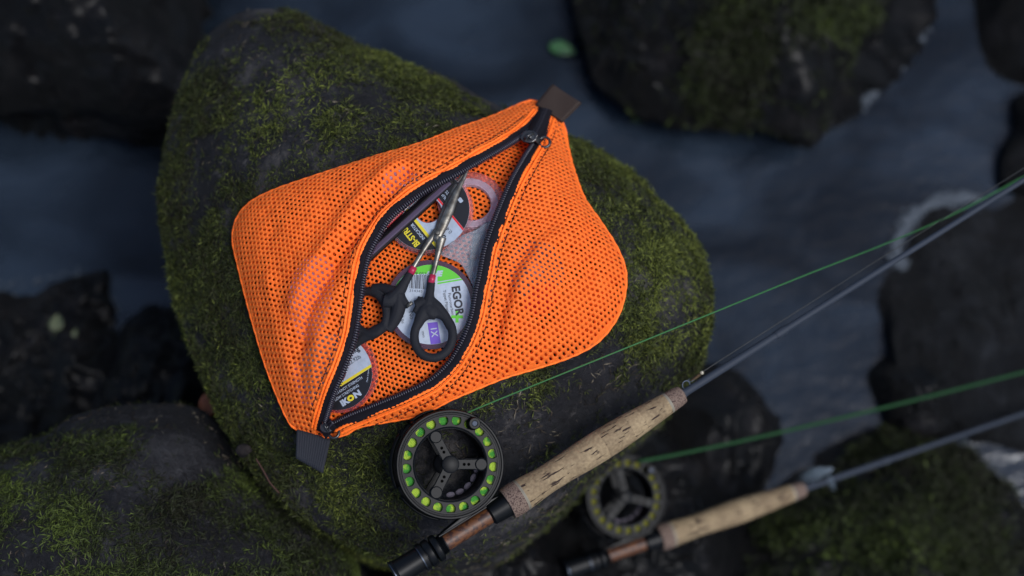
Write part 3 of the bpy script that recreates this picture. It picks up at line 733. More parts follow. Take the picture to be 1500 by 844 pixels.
# spool with green and white label (EGOR+)
r, s = spool_at('tippet_spool', 631.3, 446.3, .0068, 'line spool with green and white EGOR label under the forceps handles', tilt=(4, 0))
R = 65.5*s
annulus('top_flange', 10*s, R, .0, .0011, M_TINT, r); annulus('bottom_flange', 10*s, R*.98, -.0058, -.0048, M_TINT, r)
lathe('line_winding', [(R*.72, -.0048), (R*.75, -.0035), (R*.75, -.0015), (R*.72, 0)], M_FROST, r, 48)
lathe('hub', [(10.5*s, -.006), (11.5*s, -.006), (11.5*s, .0019), (10.5*s, .0019)], M_BLKM, r, 32, closed=True)
lab = annulus('label', 11*s, 58.5*s, .0011, .0013, M_WHITE, r)
z = .0014
sheet('green_field', band(58.4*s, 100, 31.3*s, 60*s), z, M_LGRN, lab); sheet('green_stripe', band(58.4*s, 100, 27.6*s, 29.8*s), z, M_LGRN, lab)
sheet('purple_field', [(x*s, y*s) for x, y in ((-4.9,-27),(9.8,-25.5),(15,-56.3),(7,-57.8),(0.2,-58.2))], z, M_PUR, lab)
st = [(-45.3,50.3*.72),(9.3,47),(9.3,14),(-45,17)]
st = [(-45.3,37),( -44.5,50),(9.3,46),(9.3,14),(-47,17)]
def inR(p, q): 
    d = math.hypot(*p); return p if d < q else (p[0]*q/d, p[1]*q/d)
sheet('price_sticker', [(x*s, y*s) for x, y in (inR(a, 58) for a in st)], z+.00008, M_WHITE, lab)
rg = random.Random(3); g = []; x = -31
while x < 5:
    wd = rg.choice((.6, .9, 1.4)); g.append(box_geo(((x+wd/2)*s, (32-.05*x)*s, z+.00014), wd*s, 20*s, .00003, -.05)); x += wd+rg.choice((.6, .8, 1.2))
mesh('barcode', *join_geo(g), M_INK, lab, False)
zt_ = z+.00018
text('9 052-2', 6.5*s, -12*s, 44.6*s, zt_, -4, M_INK, lab, sx=1.1); text('314345', 5.5*s, -22*s, 19.5*s, zt_, -3, M_INK, lab, sx=1.2)
text('LINE', 10.5*s, 4*s, 44.5*s, z+.0001, 4, M_WHITE, lab, .7*s, sx=1.05, shear=.3)
text('EGOR', 16.5*s, 38.6*s, 6*s, zt_, -81, M_INK, lab, .6*s, sx=.98)
for sx_, sy_ in ((17, 4.6), (4.6, 17)): sheet('green_plus', [((38.5+a*sx_/2)*s, (-18+b*sy_/2)*s) for a, b in ((-1,-1),(1,-1),(1,1),(-1,1))], z+(.00006 if sx_ > 5 else .0001), M_LGRN, lab)
text('Fluorocarbon', 6*s, 29.5*s, 1*s, zt_, -80, M_INK, lab); text('Tippet Material', 6*s, 22.5*s, 3*s, zt_, -80, M_INK, lab)
text('3.13 lbs', 6*s, -42*s, -19*s, zt_, -80, M_INK, lab); text('2.7 yds', 6*s, -48*s, -17*s, zt_, -80, M_INK, lab); text('mm', 6*s, -10.5*s, -44*s, zt_, -80, M_INK, lab); text('No', 9*s, -28.5*s, -16*s, zt_, -80, M_INK, lab)
text('1X', 13*s, 4.6*s, -40*s, zt_, -81, M_WHITE, lab, .2*s, sx=.95)
# spool with black lower label (IKON)
r, s = spool_at('tippet_spool', 493, 545, .0060, 'line spool with a black and white IKON 22.92lb label at the lower zip end', tilt=(2, 4))
R = 61*s
annulus('top_flange', 14*s, R, .0, .0010, M_REDP, r); annulus('bottom_flange', 14*s, R, -.0055, -.0045, M_CLEAR, r)
lathe('hub', [(14*s, -.0055), (15.5*s, -.0055), (15.5*s, .0015), (14*s, .0015)], M_REDP, r, 32, closed=True)
lathe('line_winding', [(R*.6, -.0045), (R*.62, -.003), (R*.62, -.0015), (R*.6, 0)], M_FROST, r, 40)
lab = annulus('label', 15.5*s, 56*s, .0010, .0012, M_WHITE, r); z = .0013
ang = -61
sheet('black_field', band(55.9*s, ang, 21.7*s, 57*s), z, M_LBLK, lab); sheet('yellow_stripe', band(55.9*s, ang, 17.7*s, 21.5*s), z, M_YEL, lab)
zt_ = z+.00006
def along(u, v, a): 
    """u along reading direction a, v up from centre"""
    ca, sa = math.cos(math.radians(a)), math.sin(math.radians(a)); return (u*ca-v*sa)*s, (u*sa+v*ca)*s
def T(tx, size, u, v, a, m, b=0, **k):
    X, Y = along(u, v, a); return text(tx, size*s, X, Y, zt_, a, m, lab, b*s, **k)
T('10.4kg', 12, 36.5, 12.5, 29, M_INK, .35, sx=.85); T('22.92lb', 8.5, 34.5, .5, 29, M_INK, 0, sx=.9)
T('HIGH KNOT STRENGTH', 5.6, 3, -27, 29, M_WHITE, .08, sx=.92); T('LOW STRETCHING', 5.6, -2, -34, 29, M_WHITE, .08, sx=.92)
T('IK', 12, -12.5, -44, 29, M_WHITE, .7, sx=1.15); T('O', 10.5, -1, -44, 29, M_YEL, .9, sx=1.2); T('N', 12, 11, -44, 29, M_WHITE, .7, sx=1.25)
X, Y = (42*s, 6*s); text('Made in Japan', 3.6*s, 49*s, -6*s, zt_, 80, M_WHITE, lab)
# spool with black label, yellow lettering (BI-STRIKE)
r, s = spool_at('indicator_spool', 628, 309, .0085, 'clear spool with black and white BI-STRIKE indicator label under the forceps blades', tilt=(3, -3))
R = 65*s
annulus('top_flange', 18*s, R, .0, .0010, M_CLEAR, r); annulus('bottom_flange', 18*s, R, -.0062, -.0052, M_CLEAR, r)
lathe('hub', [(18*s, -.0062), (19.2*s, -.0062), (19.2*s, .0015), (18*s, .0015)], M_REDP, r, 36, closed=True)
lab = annulus('label', 19.2*s, 60.5*s, .0010, .0012, M_WHITE, r); z = .0013; zt_ = z+.00006
ang = -142
def ring_band(nm, a, b, m, zz):
    P = band(60.3*s, ang, a*s, b*s)
    if a > -19 and b < 19 or a >= 19 or b <= -19: return sheet(nm, P, zz, m, lab)
    return sheet(nm, P, zz, m, lab)
ring_band('black_field', 26.5, 61, M_LBLK, z); ring_band('yellow_stripe', 22, 26.3, M_YEL, z)
ring_band('black_field', -61, -23.2, M_LBLK, z); ring_band('red_stripe', -23, -20.2, M_RED, z)
T('INDICATOR MATERIAL', 6.6, -31, 31.4, 128, M_WHITE, .15, sx=.85, align='LEFT')
T('BI-STRIKE', 13, -33, 44.0, 128, M_YEL, .4, sx=.85, align='LEFT')
T('5', 12, -46, 8, 128, M_INK, .3); T('0.40', 8, -42, -5, 128, M_INK, 0)
T('QUALITY', 6, 7, -30.5, 128, M_WHITE, .1); T('TOUR', 6, 9, -38, 128, M_WHITE, .1); T('N', 12, 13, -49, 128, M_WHITE, .6); T('8B', 7, -18, -46, 128, M_WHITE, .5)
# clear spool beneath, top right
r, s = spool_at('empty_spool', 690, 297, .0052, 'clear empty looking spool with a milky white ring under the black and white spool', tilt=(0, 3))
annulus('top_flange', 29*s, 49.5*s, .0, .0009, M_CLEAR, r); annulus('line_winding', 29.5*s, 40*s, -.0035, .0, M_FROST, r); annulus('bottom_flange', 29*s, 49*s, -.0045, -.0036, M_CLEAR, r)
annulus('rim', 48*s, 49.8*s, -.001, .0016, M_REDP, r)

# clear bag with brown box, seen right of the spools
def prism_world(name, pts, h0, h1, m, bev=0, href=(690, 380)):
    z = on_surf(*href, 0)[2]; P = [PZ(x, y, z+h1)[:2] for x, y in pts]; return prism(name, [tuple(p) for p in P], z+h0, z+h1, m, None, bev)
o = prism_world('fly_box', [(696,330),(722,322),(745,330),(730,400),(716,452),(694,440),(686,392)], .001, .0062, mat('dark_brown_plastic', srgb(40,28,24), .3, coat=.3, noise=(220, srgb(80,70,68), .5, .62)), .0012)
tag(o, 'dark brown box inside the clear bag beside the right zip', 'box')
def crinkle(name, poly, h, m, label, cat, seed=1, amp=.0012, kind=None):
    z = on_surf(*poly[0], 0)[2]; P = smooth_poly([PZ(x, y, z+h)[:2] for x, y in poly], 60, True); c = P.mean(0); V = [[*c, 0]]; F = []
    nr = 26
    for i in range(1, nr+1):
        for p in P: V.append([*(c+(p-c)*i/nr), 0])
    V = np.array(V); q = V*1.0
    V[:,2] = base(V[:,0], V[:,1])+h+amp*(np.abs(vnoise(q*190, seed))*2+vnoise(q*90, seed+4)+.5*np.abs(vnoise(q*420, seed+2)))
    n = 60; F = [(0, 1+k, 1+(k+1) % n) for k in range(n)]
    for i in range(nr-1): F += [(1+i*n+k, 1+(i+1)*n+k, 1+(i+1)*n+(k+1) % n, 1+i*n+(k+1) % n) for k in range(n)]
    o = mesh(name, V, F, m); o.modifiers.new('t', 'SOLIDIFY').thickness = .0003; tag(o, label, cat, kind=kind); return o
M_BAG = mat('crinkled_clear_film', (.30,.34,.39), .35, trans=.0, spec=.25, alpha=.32, bump=(260, .8, .002))
crinkle('clear_bag', [(645,372),(668,352),(700,336),(726,322),(738,340),(728,385),(716,440),(704,446),(692,418),(676,388),(655,378)], .0092, M_BAG, 'crinkled clear plastic bag tucked along the right zip', 'plastic bag', 2)
M_PACK = mat('pale_lilac_film', srgb(216,190,214), .2, spec=.8, bump=(300, .6, .002))
crinkle('packet', [(440,385),(475,378),(492,400),(485,450),(470,490),(445,500),(425,470),(420,430)], .0075, M_PACK, 'pale lilac shiny packet showing through the left mesh panel', 'packet', 5, .0010)
crinkle('packet', [(430,535),(462,528),(472,560),(460,590),(445,592),(432,570)], .0070, M_PACK, 'small pale packet behind the mesh near the lower zip end', 'packet', 9, .0010)
crinkle('packet', [(566,255),(596,243),(606,262),(580,285),(560,280)], .010, M_PACK, 'small shiny packet behind the mesh above the dark tube', 'packet', 12, .0010)
r, s = spool_at('tippet_spool', 785, 395, .0075, 'grey line spool showing through the right mesh panel')
annulus('top_flange', 12*s, 44*s, 0, .001, mat('grey_plastic', srgb(76,62,84), .4), r); annulus('bottom_flange', 12*s, 44*s, -.007, -.006, M_TINT, r); lathe('line_winding', [(30*s, -.006), (31*s, 0)], M_FROST, r, 40)
o = prism_world('plastic_box', [(764,420),(812,412),(822,436),(800,462),(768,458)], .009, .0125, mat('red_plastic', srgb(205,40,50), .3), .001, (790,440)); tag(o, 'small red box glowing through the right mesh panel', 'box')

# dark tube and red stick along the left zip
def bar(name, a, b, ha, hb, prof, m, label, cat):
    A = on_surf(*a, ha); B_ = on_surf(*b, hb); t = (B_-A)/np.linalg.norm(B_-A); n = np.cross((0,0,1), t); n /= np.linalg.norm(n); u = np.cross(t, n)
    k = len(prof); V = [A+n*x+u*y for x, y in prof]+[B_+n*x+u*y for x, y in prof]; F = [tuple(range(k))[::-1], tuple(range(k, 2*k))]+[(i, (i+1) % k, k+(i+1) % k, k+i) for i in range(k)]
    o = mesh(name, V, F, m, None, False); bevel(o, .0006); tag(o, label, cat); return o
o = bar('plastic_tube', (527,385), (660,262), .0100, .0150, [(-.0048,-.0025),(.0042,-.0025),(.0052,0),(.0040,.0026),(.0008,.0034),(-.0012,.0024),(-.0050,.0012)], mat('smoky_plastic', srgb(10,8,12), .5, spec=.12), 'long smoky black plastic tube lying just inside the left zip edge', 'tube')
rt = o
o = bar('edge_strip', (536,384), (662,270), .0128, .0172, [(.0004,-.0010),(.0048,-.0010),(.0046,.0002),(.0008,.0006)], mat('strip_grey', srgb(72,62,80), .5, spec=.2), None, None); adopt(o, rt)
o = bar('plastic_stick', (538,356), (618,279), .012, .0145, [(-.0022,-.0015),(.0022,-.0015),(.0026,.001),(0,.0022),(-.0024,.001)], mat('red_gloss_plastic', srgb(170,22,20), .12, trans=.3, coat=1), 'thin glossy red stick between the dark tube and the zip', 'stick')
rs = o
for a, b in (((590,307),(598,299)), ((558,338),(564,332))):
    o = bar('clip', a, b, .0150, .0155, [(-.0026,-.001),(.0026,-.001),(.0022,.001),(-.0022,.001)], mat('clip_metal', srgb(150,140,140), .25, metal=1), None, None); adopt(o, rs)

# ------------------------------------------------------------------ forceps
FZ = .016
M_RUB = mat('black_rubber', srgb(22,23,28), .7, spec=.25, bump=(2200, .35, .0003)); M_STEEL = mat('brushed_steel', srgb(118,115,108), .4, metal=.85, bump=(500, .3, .0004), noise=(140, srgb(80,76,70), .4, .65)); M_CRIM = mat('crimson_sleeve', srgb(150,22,58), .4)
fr = empty('forceps', tuple(PZ(640, 420, FZ))); tag(fr, 'locking forceps with black rubber ring handles and steel blades on the spools', 'forceps')
def Fp(pts, z=FZ): return [PZ(p[0], p[1], z+(p[2] if len(p) > 2 else 0)) for p in pts]
def ring_pts(cx, cy, rx, ry, rot, z, n=36, k=0):
    c, s_ = math.cos(rot), math.sin(rot); return [PZ(cx+rx*math.cos(a)*c-ry*math.sin(a)*s_, cy+rx*math.cos(a)*s_+ry*math.sin(a)*c, z+k*(rx*math.cos(a)*c-ry*math.sin(a)*s_)) for a in np.linspace(0, 2*PI, n, endpoint=False)]
def handle(ring, arm, arm_r, extra, zr, k=0):
    g = [tube_geo(ring_pts(*ring, zr, 36, k), .0035, 12, True, up=(0,0,1), flatz=.9)]
    for pts, rr in [(arm, arm_r)]+extra:
        P = smooth_poly(Fp(pts, 0) if False else [PZ(p[0], p[1], FZ+p[2]) for p in pts], 20); g.append(tube_geo(P, np.interp(np.linspace(0, 1, 20), np.linspace(0, 1, len(rr)), rr), 12, up=(0,0,1), flatz=.8))
    o = mesh('handle', *join_geo(g), M_RUB); rm = o.modifiers.new('r', 'REMESH'); rm.mode = 'VOXEL'; rm.voxel_size = .00045; rm.use_smooth_shade = True
    sm = o.modifiers.new('s', 'SMOOTH'); sm.iterations = 8; sm.factor = .5; return adopt(o, fr)
# right hand handle
handle((635, 492, 28, 32.5, .15), [(632,413,.001),(630,428,.001),(627,446,.001),(618,462,.001),(611,478,.001)], [.0030,.0034,.0050,.0050,.0036],
       [([(627,436,.001),(640,450,.001),(652,464,.001),(660,480,.001)], [.0036,.0046,.0040,.0034]), ([(626,452,0.001),(632,458,0.001),(640,462,.001)], [.0055,.0055,.004]),
        ([(622,442,.001),(608,447,.001)], [.0046,.0036]), ([(617,436,.001),(614,441,.001)], [.0028,.0024]), ([(612,452,.001),(607,458,.001)], [.003,.0022])], FZ+.001)
# left hand handle, lower, its ring slipping under the zip
handle((541, 458, 25.5, 31.5, -.2), [(601,400,.0005),(594,412,.0),(584,428,-.001),(572,440,-.001),(562,440,-.001)], [.0030,.0036,.0048,.0058,.0050],
       [([(584,432,-.001),(584,450,-.002),(578,468,-.004),(568,484,-.006)], [.0052,.0056,.0050,.0040]), ([(584,434,-.001),(594,445,0),(599,449,0)], [.0048,.0036,.0024]),
        ([(578,428,-.002),(560,422,-.005),(545,423,-.007)], [.0046,.0040,.0036]), ([(566,476,-.004),(548,487,-.008),(530,495,-.011),(514,511,-.014)], [.004,.0050,.0046,.0026]), ([(530,484,-.010),(512,505,-.014)], [.0050,.0036])], FZ-.008, .00015)
def sleeve(a, b, r):
    adopt(tube('sleeve', [PZ(*a[:2], FZ+a[2]), PZ(*b[:2], FZ+b[2])], r, M_CRIM, n=14), fr)
sleeve((601.5,401,.0008), (606.5,391.5,.0012), .0028); sleeve((631.5,415,.0012), (634,403,.0014), .0026)
def blade(name, pts, wd, th, m=M_STEEL):
    P = smooth_poly([PZ(p[0], p[1], FZ+p[2]) for p in pts], 30); w_ = np.interp(np.linspace(0, 1, 30), np.linspace(0, 1, len(wd)), wd)
    v, f = tube_geo(P, w_, 12, up=(0,0,1), flatz=th); return adopt(mesh(name, v, f, m), fr)
blade('shank', [(604,394,.0012),(622,364,.002),(640,338,.0025)], [.0019,.0021,.0030], .75)
blade('shank', [(633,407,.0014),(640,378,.0024),(647,348,.003)], [.0018,.0021,.0038], .75)
blade('blade', [(638,352,.0030),(645,338,.0038),(655,315,.0040),(667,285,.0036),(679,262,.0028),(686,247,.002)], [.0032,.0040,.0041,.0032,.0018,.0007], .55)
blade('blade', [(641,345,.0012),(650,318,.0016),(661,288,.0012),(674,262,.0008),(683,249,.0006)], [.0036,.0041,.0034,.0020,.0008], .45)
c = PZ(641, 341, FZ+.006); adopt(lathe('pivot_screw', [(.0001, .0012), (.0016, .0010), (.0020, .0), (.0020, -.003)], M_STEEL, None, 20), fr).data.transform(Matrix.Translation(c))
adopt(tube('ratchet', [PZ(596,449,FZ+.002), PZ(604,443,FZ+.003)], .0022, M_STEEL, n=4, flatz=.7), fr); 

# ------------------------------------------------------------------ fly rods and reels
def cork_mat():
    m = bpy.data.materials.new('cork'); m.use_nodes = True; n = m.node_tree.nodes; l = m.node_tree.links; b = n['Principled BSDF']
    tc = n.new('ShaderNodeTexCoord'); oi = n.new('ShaderNodeObjectInfo')
    mp = n.new('ShaderNodeMapping'); mp.inputs['Scale'].default_value = (60, 380, 380); l.new(tc.outputs['Object'], mp.inputs[0]); l.new(oi.outputs['Random'], mp.inputs['Location'])
    pit = n.new('ShaderNodeTexNoise'); pit.inputs['Scale'].default_value = 1.0; pit.inputs['Detail'].default_value = 3; l.new(mp.outputs[0], pit.inputs['Vector'])
    pr_ = n.new('ShaderNodeMapRange'); pr_.inputs[1].default_value = .60; pr_.inputs[2].default_value = .65; l.new(pit.outputs[0], pr_.inputs[0])
    g = n.new('ShaderNodeTexNoise'); g.inputs['Scale'].default_value = 420; g.inputs['Detail'].default_value = 6; l.new(tc.outputs['Object'], g.inputs['Vector'])
    g2 = n.new('ShaderNodeTexNoise'); g2.inputs['Scale'].default_value = 60; g2.inputs['Detail'].default_value = 3; l.new(tc.outputs['Object'], g2.inputs['Vector'])
    ramp = n.new('ShaderNodeValToRGB'); e = ramp.color_ramp.elements; e[0].position = .3; e[0].color = (*srgb(84,68,52), 1); e[1].position = .8; e[1].color = (*srgb(156,137,106), 1)
    a1 = n.new('ShaderNodeMath'); a1.operation = 'MULTIPLY_ADD'; a1.inputs[1].default_value = .5; l.new(g.outputs[0], a1.inputs[0])
    a2 = n.new('ShaderNodeMath'); a2.operation = 'MULTIPLY_ADD'; a2.inputs[1].default_value = .35; l.new(g2.outputs[0], a2.inputs[0]); a3 = n.new('ShaderNodeMath'); a3.operation = 'MULTIPLY'; a3.inputs[1].default_value = .18
    l.new(oi.outputs['Random'], a3.inputs[0]); l.new(a3.outputs[0], a2.inputs[2]); l.new(a2.outputs[0], a1.inputs[2]); l.new(a1.outputs[0], ramp.inputs[0])
    mx = n.new('ShaderNodeMix'); mx.data_type = 'RGBA'; mx.inputs[7].default_value = (*srgb(44,32,28), 1); l.new(pr_.outputs[0], mx.inputs[0]); l.new(ramp.outputs[0], mx.inputs[6]); l.new(mx.outputs[2], b.inputs['Base Color'])
    b.inputs['Roughness'].default_value = .8; b.inputs['Specular IOR Level'].default_value = .25
    sb = n.new('ShaderNodeMath'); sb.operation = 'SUBTRACT'; l.new(g.outputs[0], sb.inputs[0]); l.new(pr_.outputs[0], sb.inputs[1])
    bp = n.new('ShaderNodeBump'); bp.inputs['Strength'].default_value = .6; bp.inputs['Distance'].default_value = .0008; l.new(sb.outputs[0], bp.inputs['Height']); l.new(bp.outputs[0], b.inputs['Normal']); return m
M_CORK = cork_mat(); M_CORKB = mat('rubber_cork', srgb(106,90,80), .85, spec=.2, noise=(900, srgb(56,42,40), .5, .62), bump=(900, .5, .0006)); M_PALE = mat('pale_ring', srgb(118,112,98), .7)
M_SEAT = mat('black_anodised', srgb(5,7,10), .42, metal=.0, spec=.2); M_WOOD = mat('burl_wood', srgb(84,50,26), .5, coat=.0, noise=(260, srgb(46,24,16), .45, .6)); M_RING = mat('steel_ring', srgb(64,70,80), .4, metal=1)
M_REEL = mat('reel_black', srgb(4,6,9), .42, spec=.14, coat=.0, bump=(1500, .12, .0002)); M_BLANK = mat('rod_blank', srgb(40,46,56), .62, coat=.0, spec=.25); M_LINE = mat('green_fly_line', srgb(40,90,46), .5, spec=.3)
M_WIND = mat('chartreuse_line', srgb(150,176,62), .45, noise=(120, srgb(62,132,52), .46, .56)); M_LEAD = mat('leader', srgb(20,22,22), .4); M_WRAP = mat('thread_wrap', srgb(22,24,30), .25, coat=.8)
def build_rod():
    r = empty('fly_rod')
    # butt and seat, local X along the rod, Z to the viewer, reel on +Y
    def L(nm, prof, m, n=36, par=r): return lathe(nm, [(b, a) for a, b in prof], m, par, n, 'X')
    L('butt_cap', [(-.006,.001),(-.006,.0104),(-.004,.0110),(-.0035,.0100),(.012,.0094),(.017,.0094),(.0175,.0110),(.0205,.0110),(.021,.0094),(.026,.0094),(.026,.001)], M_SEAT)
    L('trim_ring', [(-.0066,.0100),(-.0066,.0112),(-.0058,.0112),(-.0058,.0100)], M_RING); L('trim_ring', [(.0166,.0096),(.0166,.0113),(.0173,.0113),(.0173,.0096)], M_RING)
    L('locking_ring', [(.0215,.0085),(.0215,.0102),(.0225,.0108),(.0262,.0108),(.027,.0100),(.027,.0085)], M_SEAT, 30); L('locking_ring', [(.0285,.0080),(.0285,.0102),(.0295,.0108),(.0325,.0108),(.0335,.0098),(.0335,.0080)], M_SEAT, 30)
    L('threaded_barrel', [(.0265,.004)]+[(.027+.0005*i, .0079 if i % 2 else .0073) for i in range(22)]+[(.0385,.0076),(.0385,.004)], M_SEAT, 30)
    L('wood_insert', [(.037,.002),(.037,.0066),(.0815,.0066),(.0835,.004),(.0835,.002)], M_WOOD)
    L('uplock_hood', [(.078,.0070),(.0795,.0088),(.094,.0100),(.094,.0070)], M_SEAT)
    g = [box_geo((.061, .0070, -.0005), .050, .0016, .0085)]; bevel(flat(mesh('seat_rail', *join_geo(g), M_SEAT, r)), .0005)
    # cork rings
    prof = smooth_poly([(.094,.0124),(.100,.0131),(.112,.0124),(.130,.0111),(.150,.0114),(.172,.0122),(.195,.0120),(.220,.0105),(.245,.0086),(.256,.0078),(.260,.0068)], 200)
    pr_ = lambda x: float(np.interp(x, prof[:,0], prof[:,1]))
    edges = [.0940,.1065,.1085]+list(np.linspace(.1085+.0115, .2440, 11))+[.2462,.2600]
    for i in range(len(edges)-1):
        a, b = edges[i], edges[i+1]; m = M_CORKB if i in (0, len(edges)-2) else (M_PALE if i in (1, len(edges)-3) else M_CORK)
        pts = [(a+.00002, pr_(a)-.0040), (a+.00002, pr_(a)-.00006), (a+.0003, pr_(a+.0003))]+[(x, pr_(x)) for x in np.linspace(a+.0012, b-.0012, 5)]+[(b-.0003, pr_(b-.0003)), (b-.00002, pr_(b)-.00006), (b-.00002, pr_(b)-.004)]
        if i == len(edges)-2: pts = pts[:-3]+[(b-.0018, pr_(b)), (b, pr_(b)-.0022), (b, .001)]
        L('cork_ring' if m is M_CORK else 'end_ring', pts, m, 48)
    L('blank', [(.250,.001),(.2595,.0044),(.262,.0036),(.264,.0033),(.352,.0031),(.352,.0036),(.362,.0036),(.3625,.0028),(.80,.0019),(1.10,.0011)], M_BLANK, 20)
    L('thread_wrap', [(.2625,.0030),(.2635,.00325),(.276,.0032),(.277,.0029)], M_WRAP, 20)
    # hook keeper: a small standing loop
    kp = smooth_poly([(.2625,.0030,.0015),(.2618,.0052,.002),(.2640,.0078,.002),(.2675,.0075,.002),(.2685,.0050,.0018),(.2678,.0032,.0015)], 22); tube('hook_keeper', kp, .0006, M_RING, r, 8)
    # ---- reel
    cx, cy = .0705, .0500; zt = .0115; zb = -.0155
    fr_ = empty('fly_reel'); fr_.location = (cx, cy, 0); fr_.parent = r
    R = .0413
    def A(nm, prof, m, n=96): 
        return lathe(nm, prof, m, fr_, n, closed=True)
    A('frame_ring', [(R-.0046, zb), (R-.0006, zb), (R, zb+.0008), (R, zb+.0030), (R-.0018, zb+.0036), (R-.0046, zb+.0030)], M_REEL)
    A('front_rim', [(R-.0052, zt-.0022), (R-.0042, zt-.0034), (R-.0008, zt-.0034), (R, zt-.0024), (R, zt-.0006), (R-.0007, zt+.0003), (R-.0018, zt+.0003), (R-.0024, zt-.0006), (R-.0034, zt-.0006), (R-.0040, zt+.0001), (R-.0052, zt+.0001)], M_REEL)
    # cross bars of the frame on the outside
    for a0, a1, rr in ((118, 175, .0012), (185, 232, .0010), (62, 100, .0012), (250, 290, .0016)):
        for zz in (zb+.004, zb+.010):
            tube('frame_bar', [((R+.0012)*math.cos(math.radians(a)), (R+.0012)*math.sin(math.radians(a)), zz) for a in np.linspace(a0, a1, 16)], rr, M_REEL, fr_, 8)
    for a in (30, 100, 175, 235, 300):
        q = math.radians(a); tube('pillar', [((R-.0006)*math.cos(q), (R-.0006)*math.sin(q), zb+.002), ((R-.0006)*math.cos(q), (R-.0006)*math.sin(q), zt-.003)], .0016, M_REEL, fr_, 10)
    # perforated spool face
    NH = 21; rh = .0334; hr = .0036; r0, r1 = .0281, .0386; V = []; F = []
    for k in range(NH):
        a = 2*PI*k/NH; da = PI/NH; o0 = len(V)
        bd = [(r1, -da), (r1, -da/2), (r1, 0), (r1, da/2), (r1, da), (rh+.0015, da), (rh-.0015, da), (r0, da), (r0, da/2), (r0, 0), (r0, -da/2), (r0, -da), (rh-.0015, -da), (rh+.0015, -da)]
        for (q, t) in bd: V.append((q*math.cos(a+t), q*math.sin(a+t), 0))
        for (q, t) in bd:
            x, y = q*math.cos(t)-rh, q*math.sin(t); L_ = math.hypot(x, y); x, y = rh+hr*x/L_, hr*y/L_; V.append((x*math.cos(a)-y*math.sin(a), x*math.sin(a)+y*math.cos(a), 0))
        n_ = len(bd)
        for j in range(n_): F.append((o0+j, o0+(j+1) % n_, o0+n_+(j+1) % n_, o0+n_+j))
    o = mesh('spool_face', [(x, y, zt-.0012) for x, y, _ in V], F, M_REEL, fr_)
    bm = bmesh.new(); bm.from_mesh(o.data); bmesh.ops.remove_doubles(bm, verts=bm.verts, dist=1e-6); bmesh.ops.recalc_face_normals(bm, faces=bm.faces); bm.to_mesh(o.data); bm.free()
    sm = o.modifiers.new('t', 'SOLIDIFY'); sm.thickness = .0016; sm.offset = 0; bevel(flat(o), .0003, 2, 50)
    A('inner_rim', [(r0-.0009, zt-.0024), (r0+.0004, zt-.0024), (r0+.0004, zt+.0002), (r0-.0003, zt+.0005), (r0-.0009, zt+.0002)], M_REEL)
    A('spool_drum', [(r0-.0012, zb+.003), (r0-.0004, zb+.003), (r0-.0004, zt-.002), (r0-.0012, zt-.002)], M_REEL)
    A('rear_flange', [(r0-.001, zb+.0032), (.0385, zb+.0032), (.0385, zb+.0046), (r0-.001, zb+.0046)], M_REEL)
    # wound line: rippled torus of turns
    rp = [(r0, zb+.0048)]+[(.0350+.0004*math.cos(i*PI)+.0010*math.sin(i*.45), zb+.0050+i*.00068) for i in range(28)]+[(r0, zt-.0030)]
    rw = [(r0+.0003, zt-.0034)]+[(r0+.0012+.00055*i, zt-.0036+(.00028 if i % 2 else -.0002)-.00005*i) for i in range(13)]+[(.0352, zb+.006), (r0+.0003, zb+.006)]
    lathe('line_winding', rw, M_WIND, fr_, 72, closed=True)
    # three armed raised spider
    def arm(a, ln=.0235, w0=.0068, w1=.0052):
        q = math.radians(a); P = []
        for t in np.linspace(PI/2, -PI/2, 14): P.append((ln+w1*math.cos(t), w1*math.sin(t)))
        for t in (.8, .55, .3): P.append((ln*t, -w1*.74))
        P.append((0, -w0*.8)); P.append((0, w0*.8))
        for t in (.3, .55, .8): P.append((ln*t, w1*.74))
        return [(x*math.cos(q)-y*math.sin(q), x*math.sin(q)+y*math.cos(q)) for x, y in P]
    for a in (88, -31, -148):
        o = prism('hub_arm', arm(a), zt-.0026, zt-.0002, M_REEL, fr_, .0005); q = math.radians(a)
        lathe('boss', [(.0001, .0014), (.0040, .0014), (.0047, .0008), (.0047, -.0014)], M_REEL, o, 28).location = (.0235*math.cos(q), .0235*math.sin(q), zt-.0006)
        for t in (.0105, .0140):  # black discs paint the darkness of bolt holes, nothing is cut
            lathe('bolt_hole_shade', [(.0001, .0002), (.0011, .0002), (.0013, -.0004)], mat('hole_shade', (.001,.001,.001), .9, spec=0), o, 16).location = (t*math.cos(q), t*math.sin(q), zt-.0002)
        tube('arm_edge', [((t)*math.cos(q)-.0040*math.sin(q), t*math.sin(q)+.0040*math.cos(q), zt-.0002) for t in np.linspace(.006, .021, 6)], .0004, M_REEL, o, 6)
        m1 = ((.0235+.0035)*math.cos(q), (.0235+.0035)*math.sin(q)); m2 = (.0290*math.cos(q), .0290*math.sin(q))
    lathe('hub_cap', [(.0001, .0010), (.0056, .0010), (.0066, .0005), (.0068, -.0022)], M_REEL, fr_, 40).location = (0, 0, zt)
    # rear frame: outer ring, spokes with oval ports
    for k in range(3):
        q = math.radians(88+120*k); prism('frame_spoke', [(x*math.cos(q)-y*math.sin(q), x*math.sin(q)+y*math.cos(q)) for x, y in ((.004,-.003),(.0375,-.0035),(.0375,.0035),(.004,.003))], zb+.0002, zb+.0022, M_REEL, fr_, .0005)
    lathe('drag_knob', [(.0001, zb-.002), (.009, zb-.002), (.009, zb+.003), (.007, zb+.004), (.0001, zb+.004)], M_REEL, fr_, 36)
